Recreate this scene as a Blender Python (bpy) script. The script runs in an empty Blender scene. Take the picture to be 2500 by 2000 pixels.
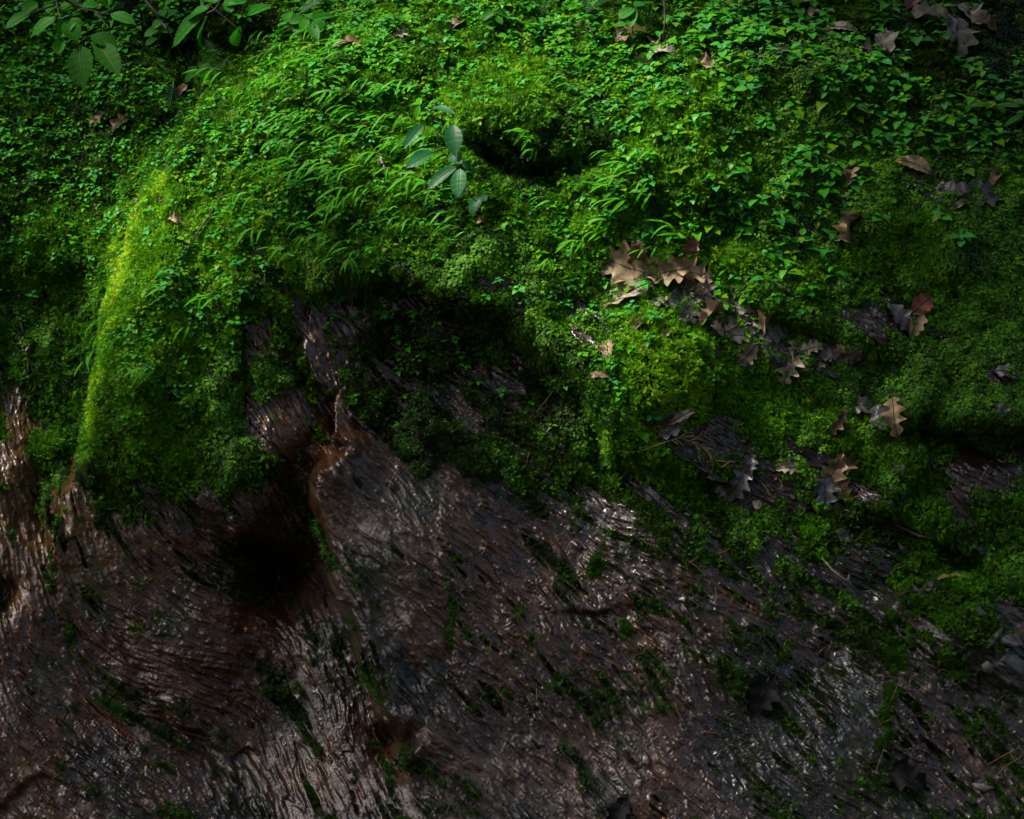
import bpy, math, random
import numpy as np
from mathutils import Vector, Matrix, Euler
rng = np.random.default_rng(7)
random.seed(7)
R = math.radians
S = bpy.context.scene
COL = S.collection

# ------------------------------------------------------------------ camera, sky, sun, exposure
CAMD = 6.0                      # metres from the lens to the cliff's mean plane (y = 0)
cam_d = bpy.data.cameras.new('camera'); cam_d.sensor_width = 36; cam_d.lens = 108
cam_d.clip_start = 0.1; cam_d.clip_end = 400
cam = bpy.data.objects.new('camera', cam_d); COL.objects.link(cam)
cam.location = (0, -CAMD, 0); cam.rotation_euler = (R(90), 0, 0)
S.camera = cam
S.view_settings.view_transform = 'Standard'; S.view_settings.look = 'None'
S.view_settings.gamma = 1; S.view_settings.use_curve_mapping = False
S.view_settings.exposure = 2.4
SUN = Vector((-0.58, -0.16, 0.80)).normalized()      # direction towards the sun
W = bpy.data.worlds.new('World'); S.world = W; W.use_nodes = True
wt = W.node_tree; bg = wt.nodes['Background']
sky = wt.nodes.new('ShaderNodeTexSky'); sky.sky_type = 'NISHITA'; sky.sun_disc = False
sky.dust_density = 4.0; sky.sun_elevation = math.asin(SUN.z); sky.sun_rotation = math.atan2(SUN.x, SUN.y)
wt.links.new(sky.outputs[0], bg.inputs[0]); bg.inputs[1].default_value = 0.05
sl = bpy.data.lights.new('sun', 'SUN'); sl.energy = 1.5; sl.angle = R(10); sl.color = (1, 0.95, 0.82)
sun = bpy.data.objects.new('sun', sl); COL.objects.link(sun)
sun.rotation_euler = SUN.to_track_quat('Z', 'Y').to_euler()
S.cycles.max_bounces = 6; S.cycles.diffuse_bounces = 3; S.cycles.glossy_bounces = 3
S.cycles.transmission_bounces = 3; S.cycles.caustics_reflective = False

# ------------------------------------------------------------------ helpers
def tag(o, label=None, cat=None, group=None, kind=None):
    if label: o['label'] = label
    if cat: o['category'] = cat
    if group: o['group'] = group
    if kind or cat: o['kind'] = kind or 'thing'
    return o
def mesh(name, v, f, mat=None, smooth=False):
    m = bpy.data.meshes.new(name); m.from_pydata([tuple(map(float, p)) for p in v], [], f)
    if mat: m.materials.append(mat)
    if smooth: m.polygons.foreach_set('use_smooth', [True] * len(f))
    m.update(); return m
def link(name, data, parent=None, mtx=None):
    o = bpy.data.objects.new(name, data); COL.objects.link(o)
    if parent: o.parent = parent
    if mtx is not None: o.matrix_local = mtx
    return o
def gauss(a, sy, sx=None):
    sx = sy if sx is None else sx
    fy = np.fft.fftfreq(a.shape[0])[:, None]; fx = np.fft.rfftfreq(a.shape[1])[None]
    return np.fft.irfft2(np.fft.rfft2(a) * np.exp(-2 * np.pi ** 2 * ((fy * sy) ** 2 + (fx * sx) ** 2)), s=a.shape)
def nz(shape, sy, sx=None):                     # smooth noise, zero mean, unit deviation
    a = gauss(rng.standard_normal(shape), sy, sx); return (a - a.mean()) / a.std()
def sst(e0, e1, x):
    t = np.clip((x - e0) / (e1 - e0), 0, 1); return t * t * (3 - 2 * t)

# ------------------------------------------------------------------ survey maps of the bank (2156 x 1725 survey units, 4 per cell)
U0, U1, V0, V1, ST = -200, 2356, -200, 1925, 4
mu = np.arange(U0, U1 + 1, ST, dtype=float); mv = np.arange(V0, V1 + 1, ST, dtype=float)
MU, MV = np.meshgrid(mu, mv)
def rows(txt):
    return np.array([[float(c) for c in l.replace(' ', '')] for l in txt.strip().splitlines()])
def amap(txt, sig=0.5):
    T = rows(txt); T = np.vstack([T] + [T[-1:] * 0] * (19 - len(T))); cu = 45 + 90 * np.arange(T.shape[1]); cv = 45 + 90 * np.arange(T.shape[0])
    Gu = np.exp(-0.5 * ((np.clip(mu, cu[0], cu[-1])[:, None] - cu) / (90 * sig)) ** 2)
    Gv = np.exp(-0.5 * ((np.clip(mv, cv[0], cv[-1])[:, None] - cv) / (90 * sig)) ** 2)
    Gu /= Gu.sum(1, keepdims=True); Gv /= Gv.sum(1, keepdims=True)
    return Gv @ T @ Gu.T / 9.0
MOSS = amap('''
999999999999999999999988
999999999999999999999999
999999999999999999999999
999999999999999999999999
999999999999999999999999
799999999999999999999999
899999538999999999999999
899996225777789999966899
799995225667778999885999
389984114556668978988889
258875111456668658897865
148788301223467866656946
137458641012345678678625
114213641141234567682568
003111242031123456565774
013111563031223455435741
112213552132423343433754
111123433321321234434654
101111225521111123334453''')
HUE = amap('''
233323345556544333333211
333323456667766544443221
333324556777765566543322
343345565665334677544333
454566665665223566544333
466766655555566555444444
345775455445455444444444
335776320000356666444444
334775320000036888544444
323665321000125887554434
333554222112223674554523
223333222222233333343423
222322122222222222332323
222211112222222233333333
112211122222222233222333
112221222222222222222333
112221222222222222222333
112221222222222222222333
112221222222222222222333''')
SEED = amap('''
788433589998787888754200
999512498776588765455651
998746997565355543338886
998759986665236433445645
888659964453246335752221
454268654335543356421110
221277324322333345211000
010884012111124334110000
001761000110033242200000
000100001001012100100000
000000000000000000000000''')
GRAS = amap('''
000000000000000000000000
000000464200000000000000
000000478520021000000000
000000388740044300000000
000000088630044300000000
000000076304053200000000
000200063000000000000000
000540010000000000000000
000410000000000000000000
000000000000000000000000''')
RED = amap('''
000000000000000000000000
000000000000000000000000
000000000000000000000000
000000000000000000000000
000000000000000000000000
000000000000000000000000
000000440000000000000000
400000440000000000000000
600000654200000000000000
700000664211100000000000
740000785211111000000000
750000684222221111111000
665454483343332111111100
776566432454432221111100
676689721344432221111100
887689821134432211111100
898788524222332211111111
898774435523432222211111
476565653212245632211111''')
OCH = amap('''
000000000000000000000000
000000000000000000000000
000000000000000000000000
000000000000000000000000
000000000000000000000000
000000000000000000000000
000000000000000000000000
000000000000000000000000
400000000000000000000000
700000220000000000000000
860000321000000000000000
884100110000000000000000
787432000000000000000000
675432000000000000000000
432211110000000000000000
211100100000000000000000
111001110000000000000000
111112220000000000000000
111112200000000000000000''')
PALE = amap('''
000000000000000000000000
000000000000000000000000
000000000000000000000000
000000000000000000000000
000000000000000000000000
000000000000000000000000
000000000000000000000000
000000120110000000000000
100000120010000000000000
200000122000000000000001
210000013100000000000012
320000026421000000000022
220310027431100000000033
222211038421100000333012
111111136321110000012379
101111112222111000012279
000111111123221000022342
000011111225532200022222
000111111126432100012222''')
ANG = np.array([                # dip of the strata in degrees, down to the right
 [70]*24]*6 + [
 [80,80,80,75,70,65,62,58,48,40,35,32,32,32,32,32,30,30,30,30,30,30,30,30],
 [80,80,78,72,68,65,62,58,48,40,35,32,32,32,32,32,30,30,30,30,30,30,30,30],
 [80,80,76,72,68,64,62,58,50,42,38,36,34,32,32,32,30,30,30,30,30,30,30,30],
 [80,80,76,72,68,62,60,56,50,44,40,38,36,34,34,34,32,30,30,30,30,30,30,30],
 [80,80,75,68,64,60,58,55,50,46,42,40,38,36,36,34,32,32,32,32,32,32,32,32],
 [80,78,70,62,60,58,56,55,50,46,44,42,40,38,38,36,36,34,34,34,34,34,34,34],
 [80,74,64,55,48,40,50,60,52,48,46,44,42,40,40,38,38,36,36,36,36,36,36,36],
 [78,70,55,40,25,15,40,62,52,48,46,44,42,42,40,40,40,38,36,30,10,0,20,36],
 [70,55,40,25,14,8,30,62,54,50,48,46,44,44,42,40,40,40,38,36,36,36,20,15],
 [55,45,32,20,12,10,40,64,56,50,48,48,46,44,44,42,40,40,40,38,38,38,34,30],
 [45,40,32,24,22,30,60,66,58,50,50,50,46,46,44,42,42,40,40,40,40,40,40,40],
 [40,38,34,30,36,55,66,66,58,52,50,50,48,46,44,42,42,40,40,40,42,42,42,42],
 [35,35,34,34,44,62,68,66,58,52,50,50,48,46,44,42,42,40,40,40,42,42,42,42]], float)
def tmap(T, cu, cv, blur=8):
    A = np.array([np.interp(mu, cu, r) for r in T])
    A = np.array([np.interp(mv, cv, A[:, j]) for j in range(A.shape[1])]).T
    P = np.pad(A, 40, mode='edge'); return gauss(P, blur)[40:-40, 40:-40]
DIP = tmap(ANG, 45 + 90 * np.arange(24), 45 + 90 * np.arange(19), 10)

# how far the bank stands out towards the creek, in centimetres
BASE = tmap(np.array([
 [-100,-102,-98,-94,-92,-90,-88,-88,-88,-88,-88,-88,-90,-92],
 [-72,-75,-68,-62,-58,-55,-52,-52,-52,-52,-52,-52,-56,-62],
 [-58,-60,-52,-38,-27,-25,-25,-26,-28,-28,-29,-30,-32,-36],
 [-46,-48,-34,-19,-15,-14,-14,-15,-17,-16,-18,-20,-20,-22],
 [-38,-38,-9,-4,-8,-6,-5,-5,-8,-9,-10,-12,-12,-12],
 [-28,-30,0,-1,-3,-6,-11,-12,-3,-1,-4,-6,-7,-7],
 [-14,-18,-1,0,3,4,3,0,-2,2,0,0,0,-4],
 [-6,-8,-5,-6,-9,8,12,9,6,8,6,6,4,4],
 [-2,-2,-3,-7,-8,4,14,15,13,14,13,12,14,12],
 [6,5,3,-1,-2,6,17,19,19,20,20,20,20,20],
 [8,8,8,6,6,12,19,22,23,24,25,26,26,26],
 [10,10,10,8,8,16,24,27,28,29,30,31,31,31]], float),
 [0,150,300,450,600,750,900,1050,1200,1400,1600,1800,2000,2156],
 [-200,0,200,400,600,800,1000,1200,1400,1600,1725,1925], 11)
def step(pts, h, w, L):         # a lip: the side above / to the right stands out by h cm, fading over L
    best = np.full(MU.shape, 1e9); sg = np.ones(MU.shape); pts = np.array(pts, float)
    for (ax, ay), (bx, by) in zip(pts[:-1], pts[1:]):
        dx, dy = bx - ax, by - ay; l2 = dx * dx + dy * dy
        t = np.clip(((MU - ax) * dx + (MV - ay) * dy) / l2, 0, 1)
        d = np.hypot(MU - ax - t * dx, MV - ay - t * dy)
        c = -(dx * (MV - ay) - dy * (MU - ax))
        k = d < best; best = np.where(k, d, best); sg = np.where(k, np.sign(c), sg)
    sd = best * sg
    # fade beyond both ends
    e = np.minimum(np.hypot(MU - pts[0, 0], MV - pts[0, 1]), np.hypot(MU - pts[-1, 0], MV - pts[-1, 1]))
    return 0.5 * h * np.tanh(sd / w) * np.exp(-(best / L) ** 2) * sst(0, 60, e + 12)
wob = nz(MU.shape, 12) * 14; wob2 = nz(MU.shape, 12) * 14
_MU, _MV = MU, MV
MU, MV = MU + wob + nz(MU.shape, 4) * 4, MV + wob2 + nz(MU.shape, 4) * 4   # uneven edges
LIPS = [
 ([(365,330),(300,450),(255,560),(232,680),(205,800),(180,950),(150,1100)], 15, 16, 110),
 ([(700,960),(682,1060),(685,1180),(705,1300),(780,1440),(840,1560)], 15, 9, 80),
 ([(730,612),(870,605),(1000,640),(1100,700),(1190,790),(1230,880)], 9, 11, 75),
 ([(1190,860),(1250,950),(1330,965),(1460,990)], 6, 11, 70),
 ([(1000,300),(1060,332),(1130,338),(1210,300)], 9, 12, 60),
 ([(1560,600),(1650,660),(1760,700),(1840,740)], 6, 14, 60),
 ([(1940,905),(2050,885),(2200,905)], 9, 14, 75),
 ([(1950,820),(1930,1000),(1900,1080)], -6, 10, 55),
 ([(1850,1092),(2000,1140),(2110,1195)], 7, 7, 45),
 ([(1870,1260),(1960,1230),(2080,1190)], -7, 8, 60),
 ([(330,1485),(420,1520),(500,1565)], 3.5, 7, 35),
 ([(160,1260),(210,1320),(250,1400),(262,1470)], -1.5, 9, 40),
 ([(1150,1275),(1230,1290),(1300,1288)], 2.2, 7, 28),
 ([(940,1100),(945,1250),(950,1400),(955,1600)], 1.2, 14, 40),
 ([(1560,1400),(1650,1440),(1800,1330)], 1.5, 12, 40),
 ([(500,640),(490,760),(500,900)], -4, 9, 45),
 ([(640,700),(650,820),(740,880)], 4, 8, 45),
 ([(430,1085),(520,1135),(600,1175),(660,1230)], 6, 10, 60),
 ([(0,1690),(90,1650),(150,1700)], 2.0, 9, 30),
 ([(2200,1270),(2060,1395),(2156,1440)], 3, 6, 40)]
P = BASE.copy()
for l in LIPS: P += step(*l)
for u, v, h, ru, rv in [(1090,225,8,110,65),(1420,290,6,170,130),(1360,780,8,150,120),(615,1215,-12,70,50),
    (545,1150,-6,60,45),(830,1535,-5,55,32),(2080,1310,6,110,80),(2050,945,-6,90,40),(700,130,5,150,60),(1700,150,6,120,60),
    (2050,500,5,110,80),(660,915,4,70,60),(15,1250,-5,28,40),(850,1150,4,150,120),(370,150,-14,45,100),(470,125,-16,90,55),(560,80,-9,60,40),(1110,330,-3,100,30),
    (1280,400,3,120,60),(400,1300,3,140,90),(380,1400,3,150,80)]:
    P += h * np.exp(-((MU - u) / ru) ** 2 - ((MV - v) / rv) ** 2)
MU, MV = _MU, _MV
def samp(M, u, v):
    fx = np.clip((u - U0) / ST, 0, M.shape[1] - 1.001); fy = np.clip((v - V0) / ST, 0, M.shape[0] - 1.001)
    ix = fx.astype(int); iy = fy.astype(int); fx = fx - ix; fy = fy - iy
    return (M[iy, ix] * (1 - fx) + M[iy, ix + 1] * fx) * (1 - fy) + (M[iy + 1, ix] * (1 - fx) + M[iy + 1, ix + 1] * fx) * fy
UPM = 2156 / 2.0
def survey(x, y, z):
    d = (y + CAMD) / CAMD
    return 1078 + x / d * UPM, 862.5 - z / d * UPM

# ------------------------------------------------------------------ the bank as a fine height sheet  y = Y(x, z)
DX = 0.0021
xs = np.arange(-1.16, 1.1601, DX); zs = np.arange(-0.96, 1.0101, DX)
X, Z = np.meshgrid(xs, zs); SH = X.shape
Y = np.zeros(SH)
for _ in range(5):
    u, v = survey(X, Y, Z); Y = -samp(P, u, v) / 100
u, v = survey(X, Y, Z)
low = sst(-60, 120, v - 1010 - 0.30 * np.clip(u - 1150, 0, 2000))      # the bare lower face
moss_w = samp(MOSS, u, v) * (1 - 0.38 * low); dip = np.radians(samp(DIP, u, v))
bare = np.zeros(SH)
for bu, bv, ru, rv in [(1865,650,70,36),(1490,925,95,42),(1590,1040,75,46),(1700,965,55,24),(1830,862,60,22),(2060,985,100,50),(2105,792,50,22),(2010,412,110,22),(1640,1150,55,22),(1850,1190,110,42),(1740,745,60,25),(940,690,60,20),(1040,800,70,40),(860,640,90,24)]:
    bare = np.maximum(bare, np.exp(-((u - bu) / ru) ** 2 - ((v - bv) / rv) ** 2))
moss_w = moss_w - 0.75 * bare
n1, n2, n3 = nz(SH, 12), nz(SH, 4.5), nz(SH, 2)
cxd, czd = np.cos(dip), -np.sin(dip)
II, JJ = np.meshgrid(np.arange(SH[0]), np.arange(SH[1]), indexing='ij')
def lic(noise, L, stepl=1.0):
    acc = noise.copy(); wsum = 1.0
    for s in (1, -1):
        pi = II.astype(np.float32); pj = JJ.astype(np.float32)
        for k in range(1, int(L / stepl)):
            i0 = np.clip(pi, 0, SH[0] - 1).astype(np.int32); j0 = np.clip(pj, 0, SH[1] - 1).astype(np.int32)
            pj = pj + s * stepl * cxd[i0, j0]; pi = pi + s * stepl * czd[i0, j0]
            w = 0.5 + 0.5 * math.cos(math.pi * k * stepl / L)
            i0 = np.clip(pi, 0, SH[0] - 1).astype(np.int32); j0 = np.clip(pj, 0, SH[1] - 1).astype(np.int32)
            acc = acc + w * noise[i0, j0]; wsum += w
    acc = acc - acc.mean(); return acc / acc.std()
dip = dip + 0.10 * nz(SH, 20) + 0.07 * nz(SH, 7)
cxd, czd = np.cos(dip), -np.sin(dip)
f1 = lic(nz(SH, 0.7), 8); f2 = lic(nz(SH, 1.1), 20, 1.0); f3 = lic(nz(SH, 2.4), 44, 2.0); f4 = lic(nz(SH, 6.0), 90, 4.0)
# moss edge follows the rock grain
cover = sst(0.36, 0.62, moss_w + (1 - 0.7 * low) * (0.10 * n1 + 0.08 * n2) + 0.13 * f3 + 0.12 * f4 + 0.14 * f2 + 0.05 * n3)
rock = 1 - cover
frac = lambda q: q - np.floor(q)
fl1 = np.abs(f1) ** 0.7; bold = 0.45 + 0.55 * sst(-0.8, 1.2, nz(SH, 24))
chip = nz(SH, 3.2)                                # breaks the layers into chips with crisp lower edges
detail = rock * (bold * (0.0055 * frac(0.42 * f4 + 0.03 * n2) + 0.0032 * frac(0.40 * f3 + 0.03 * chip) + 0.0024 * np.tanh(1.4 * f3) + 0.0028 * np.abs(f2) ** 0.6) + 0.0016 * np.tanh(1.5 * f2) + 0.0022 * fl1 + 0.0014 * f1 + 0.0008 * n2)
drape = nz(SH, 60, 9) * np.clip(1 - (u - 560) / 120, 0, 1) * sst(200, 420, v)
detail += cover * (0.0060 * n1 + 0.0045 * n2 + 0.0030 * n3) + cover * 0.011 * drape + 0.010 * nz(SH, 34)
ed = np.minimum(np.minimum(II, SH[0] - 1 - II), np.minimum(JJ, SH[1] - 1 - JJ)) / 14.0
detail *= np.clip(ed, 0, 1)
Yd = Y - detail
gx = np.gradient(Yd, DX, axis=1); gz_ = np.gradient(Yd, DX, axis=0)
Ys = gauss(np.pad(Yd, 30, mode='edge'), 5)[30:-30, 30:-30]         # smooth version, for normals under plants
sx_, sz_ = np.gradient(Ys, DX, axis=1), np.gradient(Ys, DX, axis=0)
# colours of the stone and of the humus under the moss (linear)
red = np.clip(samp(RED, u, v) + 0.16 * n1 + 0.10 * f3 + 0.06 * n2, 0, 1)[..., None]
och = np.clip(samp(OCH, u, v) + 0.14 * n1 + 0.10 * f3, 0, 1)[..., None] * 0.8
pal = np.clip(samp(PALE, u, v) * 1.1 + 0.10 * f3 + 0.10 * n1 - 0.05, 0, 1)[..., None]
g0 = np.array([0.032, 0.0185, 0.0145]); r0 = np.array([0.046, 0.0130, 0.0042]); b0 = np.array([0.046, 0.0185, 0.0062])
o0 = np.array([0.120, 0.055, 0.006]); p0 = np.array([0.060, 0.044, 0.037])
bro = sst(0.05, 0.35, red); rr = sst(0.32, 0.72, red)
colr = g0 * (1 - bro) + b0 * bro; colr = colr * (1 - rr) + r0 * rr
colr = colr * (1 - och) + o0 * och; colr = colr * (1 - pal) + p0 * pal
colr *= np.clip(1 + 0.22 * f2 + 0.14 * n3, 0.35, 1.7)[..., None]
film = sst(0.5, 1.5, 1.3 * sst(1300, 1600, u) * sst(1050, 1200, v) + nz(SH, 22) + 0.5 * n1 + 0.4 * f4)[..., None] * 0.75        # black film of wet algae
colr = colr * (1 - film) + np.array([0.0055, 0.0055, 0.005]) * film
alg = sst(0.9, 2.2, nz(SH, 16) + 0.5 * n2 + 0.4 * f2)[..., None] * 0.5      # algae film
colr = colr * (1 - alg) + np.array([0.020, 0.030, 0.012]) * alg
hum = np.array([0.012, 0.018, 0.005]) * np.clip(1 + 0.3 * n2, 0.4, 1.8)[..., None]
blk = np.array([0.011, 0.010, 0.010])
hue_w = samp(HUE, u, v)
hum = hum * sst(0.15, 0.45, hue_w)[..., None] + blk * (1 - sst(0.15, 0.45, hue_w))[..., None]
colr = colr * (1 - 0.5 * bare[..., None])
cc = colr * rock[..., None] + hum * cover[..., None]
# coarse apron round the fine sheet, so that the bank goes on beyond the picture
g = 0.05 * 1.18 ** np.arange(22); ext = np.cumsum(g)
nE = len(ext)
xe = np.concatenate([xs[0] - ext[::-1], xs, xs[-1] + ext]); ze = np.concatenate([zs[0] - ext[:11][::-1], zs, zs[-1] + ext[:16]])
nb, nt = 11, 16
Ye = np.pad(Yd, ((nb, nt), (nE, nE)), mode='edge')
Xe, Ze = np.meshgrid(xe, ze)
top = np.clip(Ze - zs[-1], 0, None); bot = np.clip(zs[0] - Ze, 0, None); side = np.clip(np.abs(Xe) - xs[-1], 0, None)
Ye = Ye + 0.9 * top - 0.35 * bot + np.where(Xe > 0, 0.10, 0.02) * side + 0.1 * np.sin(Xe * 1.7 + Ze * 2) * np.clip(top + bot + side, 0, 1)
ce = np.pad(cc, ((nb, nt), (nE, nE), (0, 0)), mode='edge')
we = np.pad(rock, ((nb, nt), (nE, nE)), mode='edge'); pe = np.pad(pal[..., 0] * rock, ((nb, nt), (nE, nE)), mode='edge')
ny, nx = Xe.shape
idx = np.arange(ny * nx).reshape(ny, nx)
quads = np.stack([idx[:-1, :-1], idx[:-1, 1:], idx[1:, 1:], idx[1:, :-1]], -1).reshape(-1, 4)
me = bpy.data.meshes.new('rock_cliff')
me.vertices.add(ny * nx); me.vertices.foreach_set('co', np.stack([Xe, Ye, Ze], -1).astype(np.float32).ravel())
nf = len(quads); me.loops.add(nf * 4); me.loops.foreach_set('vertex_index', quads.ravel().astype(np.int32))
me.polygons.add(nf); me.polygons.foreach_set('loop_start', (np.arange(nf) * 4).astype(np.int32))
me.polygons.foreach_set('use_smooth', np.ones(nf, bool))
at_ = me.attributes.new('stone', 'FLOAT_COLOR', 'POINT')
at_.data.foreach_set('color', np.concatenate([np.clip(ce, 0, 1), we[..., None]], -1).astype(np.float32).ravel())
at2 = me.attributes.new('dry', 'FLOAT', 'POINT'); at2.data.foreach_set('value', pe.astype(np.float32).ravel())
me.update(calc_edges=True)

def newmat(name):
    m = bpy.data.materials.new(name); m.use_nodes = True
    return m, m.node_tree, m.node_tree.nodes['Principled BSDF']
def N(nt, t, **kw):
    n = nt.nodes.new(t)
    for k, val in kw.items():
        if k[0] == 'i' and k[1:].isdigit(): n.inputs[int(k[1:])].default_value = val
        else: setattr(n, k, val)
    return n
mrock, nt_, pb = newmat('wet_rock')
ac = N(nt_, 'ShaderNodeAttribute', attribute_name='stone'); ad = N(nt_, 'ShaderNodeAttribute', attribute_name='dry')
tc = N(nt_, 'ShaderNodeTexCoord')
no = N(nt_, 'ShaderNodeTexNoise'); no.inputs['Scale'].default_value = 260; no.inputs['Detail'].default_value = 5
nt_.links.new(tc.outputs['Object'], no.inputs['Vector'])
mr = N(nt_, 'ShaderNodeMapRange'); mr.inputs[1].default_value = 0.3; mr.inputs[2].default_value = 0.7
mr.inputs[3].default_value = 0.55; mr.inputs[4].default_value = 1.45
nt_.links.new(no.outputs[0], mr.inputs[0])
mx = N(nt_, 'ShaderNodeMix', data_type='RGBA', blend_type='MULTIPLY'); mx.inputs[0].default_value = 1
nt_.links.new(ac.outputs['Color'], mx.inputs[6]); nt_.links.new(mr.outputs[0], mx.inputs[7])
nt_.links.new(mx.outputs[2], pb.inputs['Base Color'])
# roughness: moss humus 0.9, wet stone 0.2-0.4, dry patches 0.55
rg = N(nt_, 'ShaderNodeMapRange'); rg.inputs[3].default_value = 0.16; rg.inputs[4].default_value = 0.38
nt_.links.new(no.outputs[0], rg.inputs[0])
ra = N(nt_, 'ShaderNodeMath', operation='MULTIPLY_ADD'); ra.inputs[1].default_value = 0.25
nt_.links.new(ad.outputs['Fac'], ra.inputs[0]); nt_.links.new(rg.outputs[0], ra.inputs[2])
rm = N(nt_, 'ShaderNodeMix', data_type='FLOAT'); rm.inputs[2].default_value = 0.9
nt_.links.new(ac.outputs['Alpha'], rm.inputs[0]); nt_.links.new(ra.outputs[0], rm.inputs[3])
nt_.links.new(rm.outputs[0], pb.inputs['Roughness'])
sp = N(nt_, 'ShaderNodeMath', operation='MULTIPLY'); sp.inputs[1].default_value = 0.52
nt_.links.new(ac.outputs['Alpha'], sp.inputs[0]); nt_.links.new(sp.outputs[0], pb.inputs['Specular IOR Level'])
bm_ = N(nt_, 'ShaderNodeBump'); bm_.inputs['Strength'].default_value = 0.18; bm_.inputs['Distance'].default_value = 0.002
nt_.links.new(no.outputs[0], bm_.inputs['Height']); nt_.links.new(bm_.outputs[0], pb.inputs['Normal'])
me.materials.append(mrock)
cliff = link('rock_cliff', me)
tag(cliff, 'wet brown and grey rock face with slanting layers under the moss', kind='structure')

def at(uu, vv, lift=0.0):
    """point and smooth normal of the bank seen at survey position (uu, vv); works on arrays"""
    uu = np.atleast_1d(np.asarray(uu, float)); vv = np.atleast_1d(np.asarray(vv, float))
    kx = (uu - 1078) / UPM / CAMD; kz = (862.5 - vv) / UPM / CAMD
    lo = np.full(uu.shape, -0.6); hit = np.zeros(uu.shape, bool); yy = lo.copy()
    def f(y):
        x = kx * (y + CAMD); z = kz * (y + CAMD)
        j = np.clip((x - xs[0]) / DX, 0, SH[1] - 1).astype(int); i = np.clip((z - zs[0]) / DX, 0, SH[0] - 1).astype(int)
        return y - Yd[i, j], i, j, x, z
    for k in range(440):
        y = -0.6 + k * 0.004
        d = f(np.full(uu.shape, y))[0]
        k2 = (d >= 0) & ~hit; yy[k2] = y - 0.002; hit |= k2
    yy[~hit] = 0.9
    _, i, j, x, z = f(yy)
    n = np.stack([sx_[i, j], -np.ones(len(uu)), sz_[i, j]], -1); n /= np.linalg.norm(n, axis=1, keepdims=True)
    p = np.stack([x, Yd[i, j], z], -1) + n * lift
    return p, n
def at1(uu, vv, lift=0.0):
    p, n = at(uu, vv, lift); return Vector(p[0]), Vector(n[0])

# ------------------------------------------------------------------ ground by the creek
gm, nt_, pb = newmat('forest_soil')
no = N(nt_, 'ShaderNodeTexNoise'); no.inputs['Scale'].default_value = 3; no.inputs['Detail'].default_value = 8
cr = N(nt_, 'ShaderNodeValToRGB'); cr.color_ramp.elements[0].color = (0.010, 0.008, 0.006, 1); cr.color_ramp.elements[1].color = (0.045, 0.032, 0.020, 1)
nt_.links.new(no.outputs[0], cr.inputs[0]); nt_.links.new(cr.outputs[0], pb.inputs['Base Color']); pb.inputs['Roughness'].default_value = 0.8
n = 60; v_ = []; f_ = []
for i in range(n + 1):
    for j in range(n + 1):
        x = (i / n - 0.5) * 120; y = (j / n - 0.5) * 120
        v_.append((x, y, -2.2 + 0.05 * math.sin(x * 1.3) * math.cos(y * 1.1)))
for i in range(n):
    for j in range(n):
        a = i * (n + 1) + j; f_.append((a, a + n + 1, a + n + 2, a + 1))
fl = link('forest_ground', mesh('forest_ground', v_, f_, gm, True)); tag(fl, 'dark forest soil along the creek', kind='structure')

# ------------------------------------------------------------------ plant materials
def leaf_mat(name, c0, c1, rough=0.45, trans=0.35, inst=None, spec=0.35):
    m, nt, pb = newmat(name); out = nt.nodes['Material Output']
    if inst:
        a = N(nt, 'ShaderNodeAttribute', attribute_name=inst, attribute_type='INSTANCER'); fac = a.outputs['Fac']
    else:
        a = N(nt, 'ShaderNodeObjectInfo'); fac = a.outputs['Random']
    cr = N(nt, 'ShaderNodeValToRGB'); el = cr.color_ramp.elements
    cs = [c0, c1] if not isinstance(c0, list) else c0
    el[0].color = (*cs[0], 1); el[-1].color = (*cs[-1], 1)
    for k, c in enumerate(cs[1:-1], 1):
        e = el.new(k / (len(cs) - 1)); e.color = (*c, 1)
    nt.links.new(fac, cr.inputs[0])
    tcn = N(nt, 'ShaderNodeTexCoord'); nn = N(nt, 'ShaderNodeTexNoise'); nn.inputs['Scale'].default_value = 140
    nt.links.new(tcn.outputs['Object'], nn.inputs['Vector'])
    r = N(nt, 'ShaderNodeMapRange'); r.inputs[3].default_value = 0.75; r.inputs[4].default_value = 1.25
    nt.links.new(nn.outputs[0], r.inputs[0])
    mx = N(nt, 'ShaderNodeMix', data_type='RGBA', blend_type='MULTIPLY'); mx.inputs[0].default_value = 1
    nt.links.new(cr.outputs[0], mx.inputs[6]); nt.links.new(r.outputs[0], mx.inputs[7])
    nt.links.new(mx.outputs[2], pb.inputs['Base Color']); pb.inputs['Roughness'].default_value = rough
    pb.inputs['Specular IOR Level'].default_value = spec
    if trans:
        tr = N(nt, 'ShaderNodeBsdfTranslucent'); nt.links.new(mx.outputs[2], tr.inputs[0])
        ms = N(nt, 'ShaderNodeMixShader'); ms.inputs[0].default_value = trans
        nt.links.new(pb.outputs[0], ms.inputs[1]); nt.links.new(tr.outputs[0], ms.inputs[2]); nt.links.new(ms.outputs[0], out.inputs[0])
    return m
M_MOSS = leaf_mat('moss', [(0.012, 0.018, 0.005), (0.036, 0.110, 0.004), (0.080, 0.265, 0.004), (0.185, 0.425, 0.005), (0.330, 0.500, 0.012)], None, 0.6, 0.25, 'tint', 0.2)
M_ROUND = leaf_mat('round_leaf_moss', [(0.012, 0.022, 0.005), (0.036, 0.110, 0.008), (0.085, 0.240, 0.014), (0.150, 0.350, 0.010)], None, 0.55, 0.25, 'tint', 0.15)
M_SEED = leaf_mat('seedling_leaf', [(0.036, 0.240, 0.008), (0.070, 0.370, 0.010), (0.065, 0.350, 0.065), (0.110, 0.420, 0.006), (0.16, 0.30, 0.008)], None, 0.42, 0.45, None, 0.25)
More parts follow.
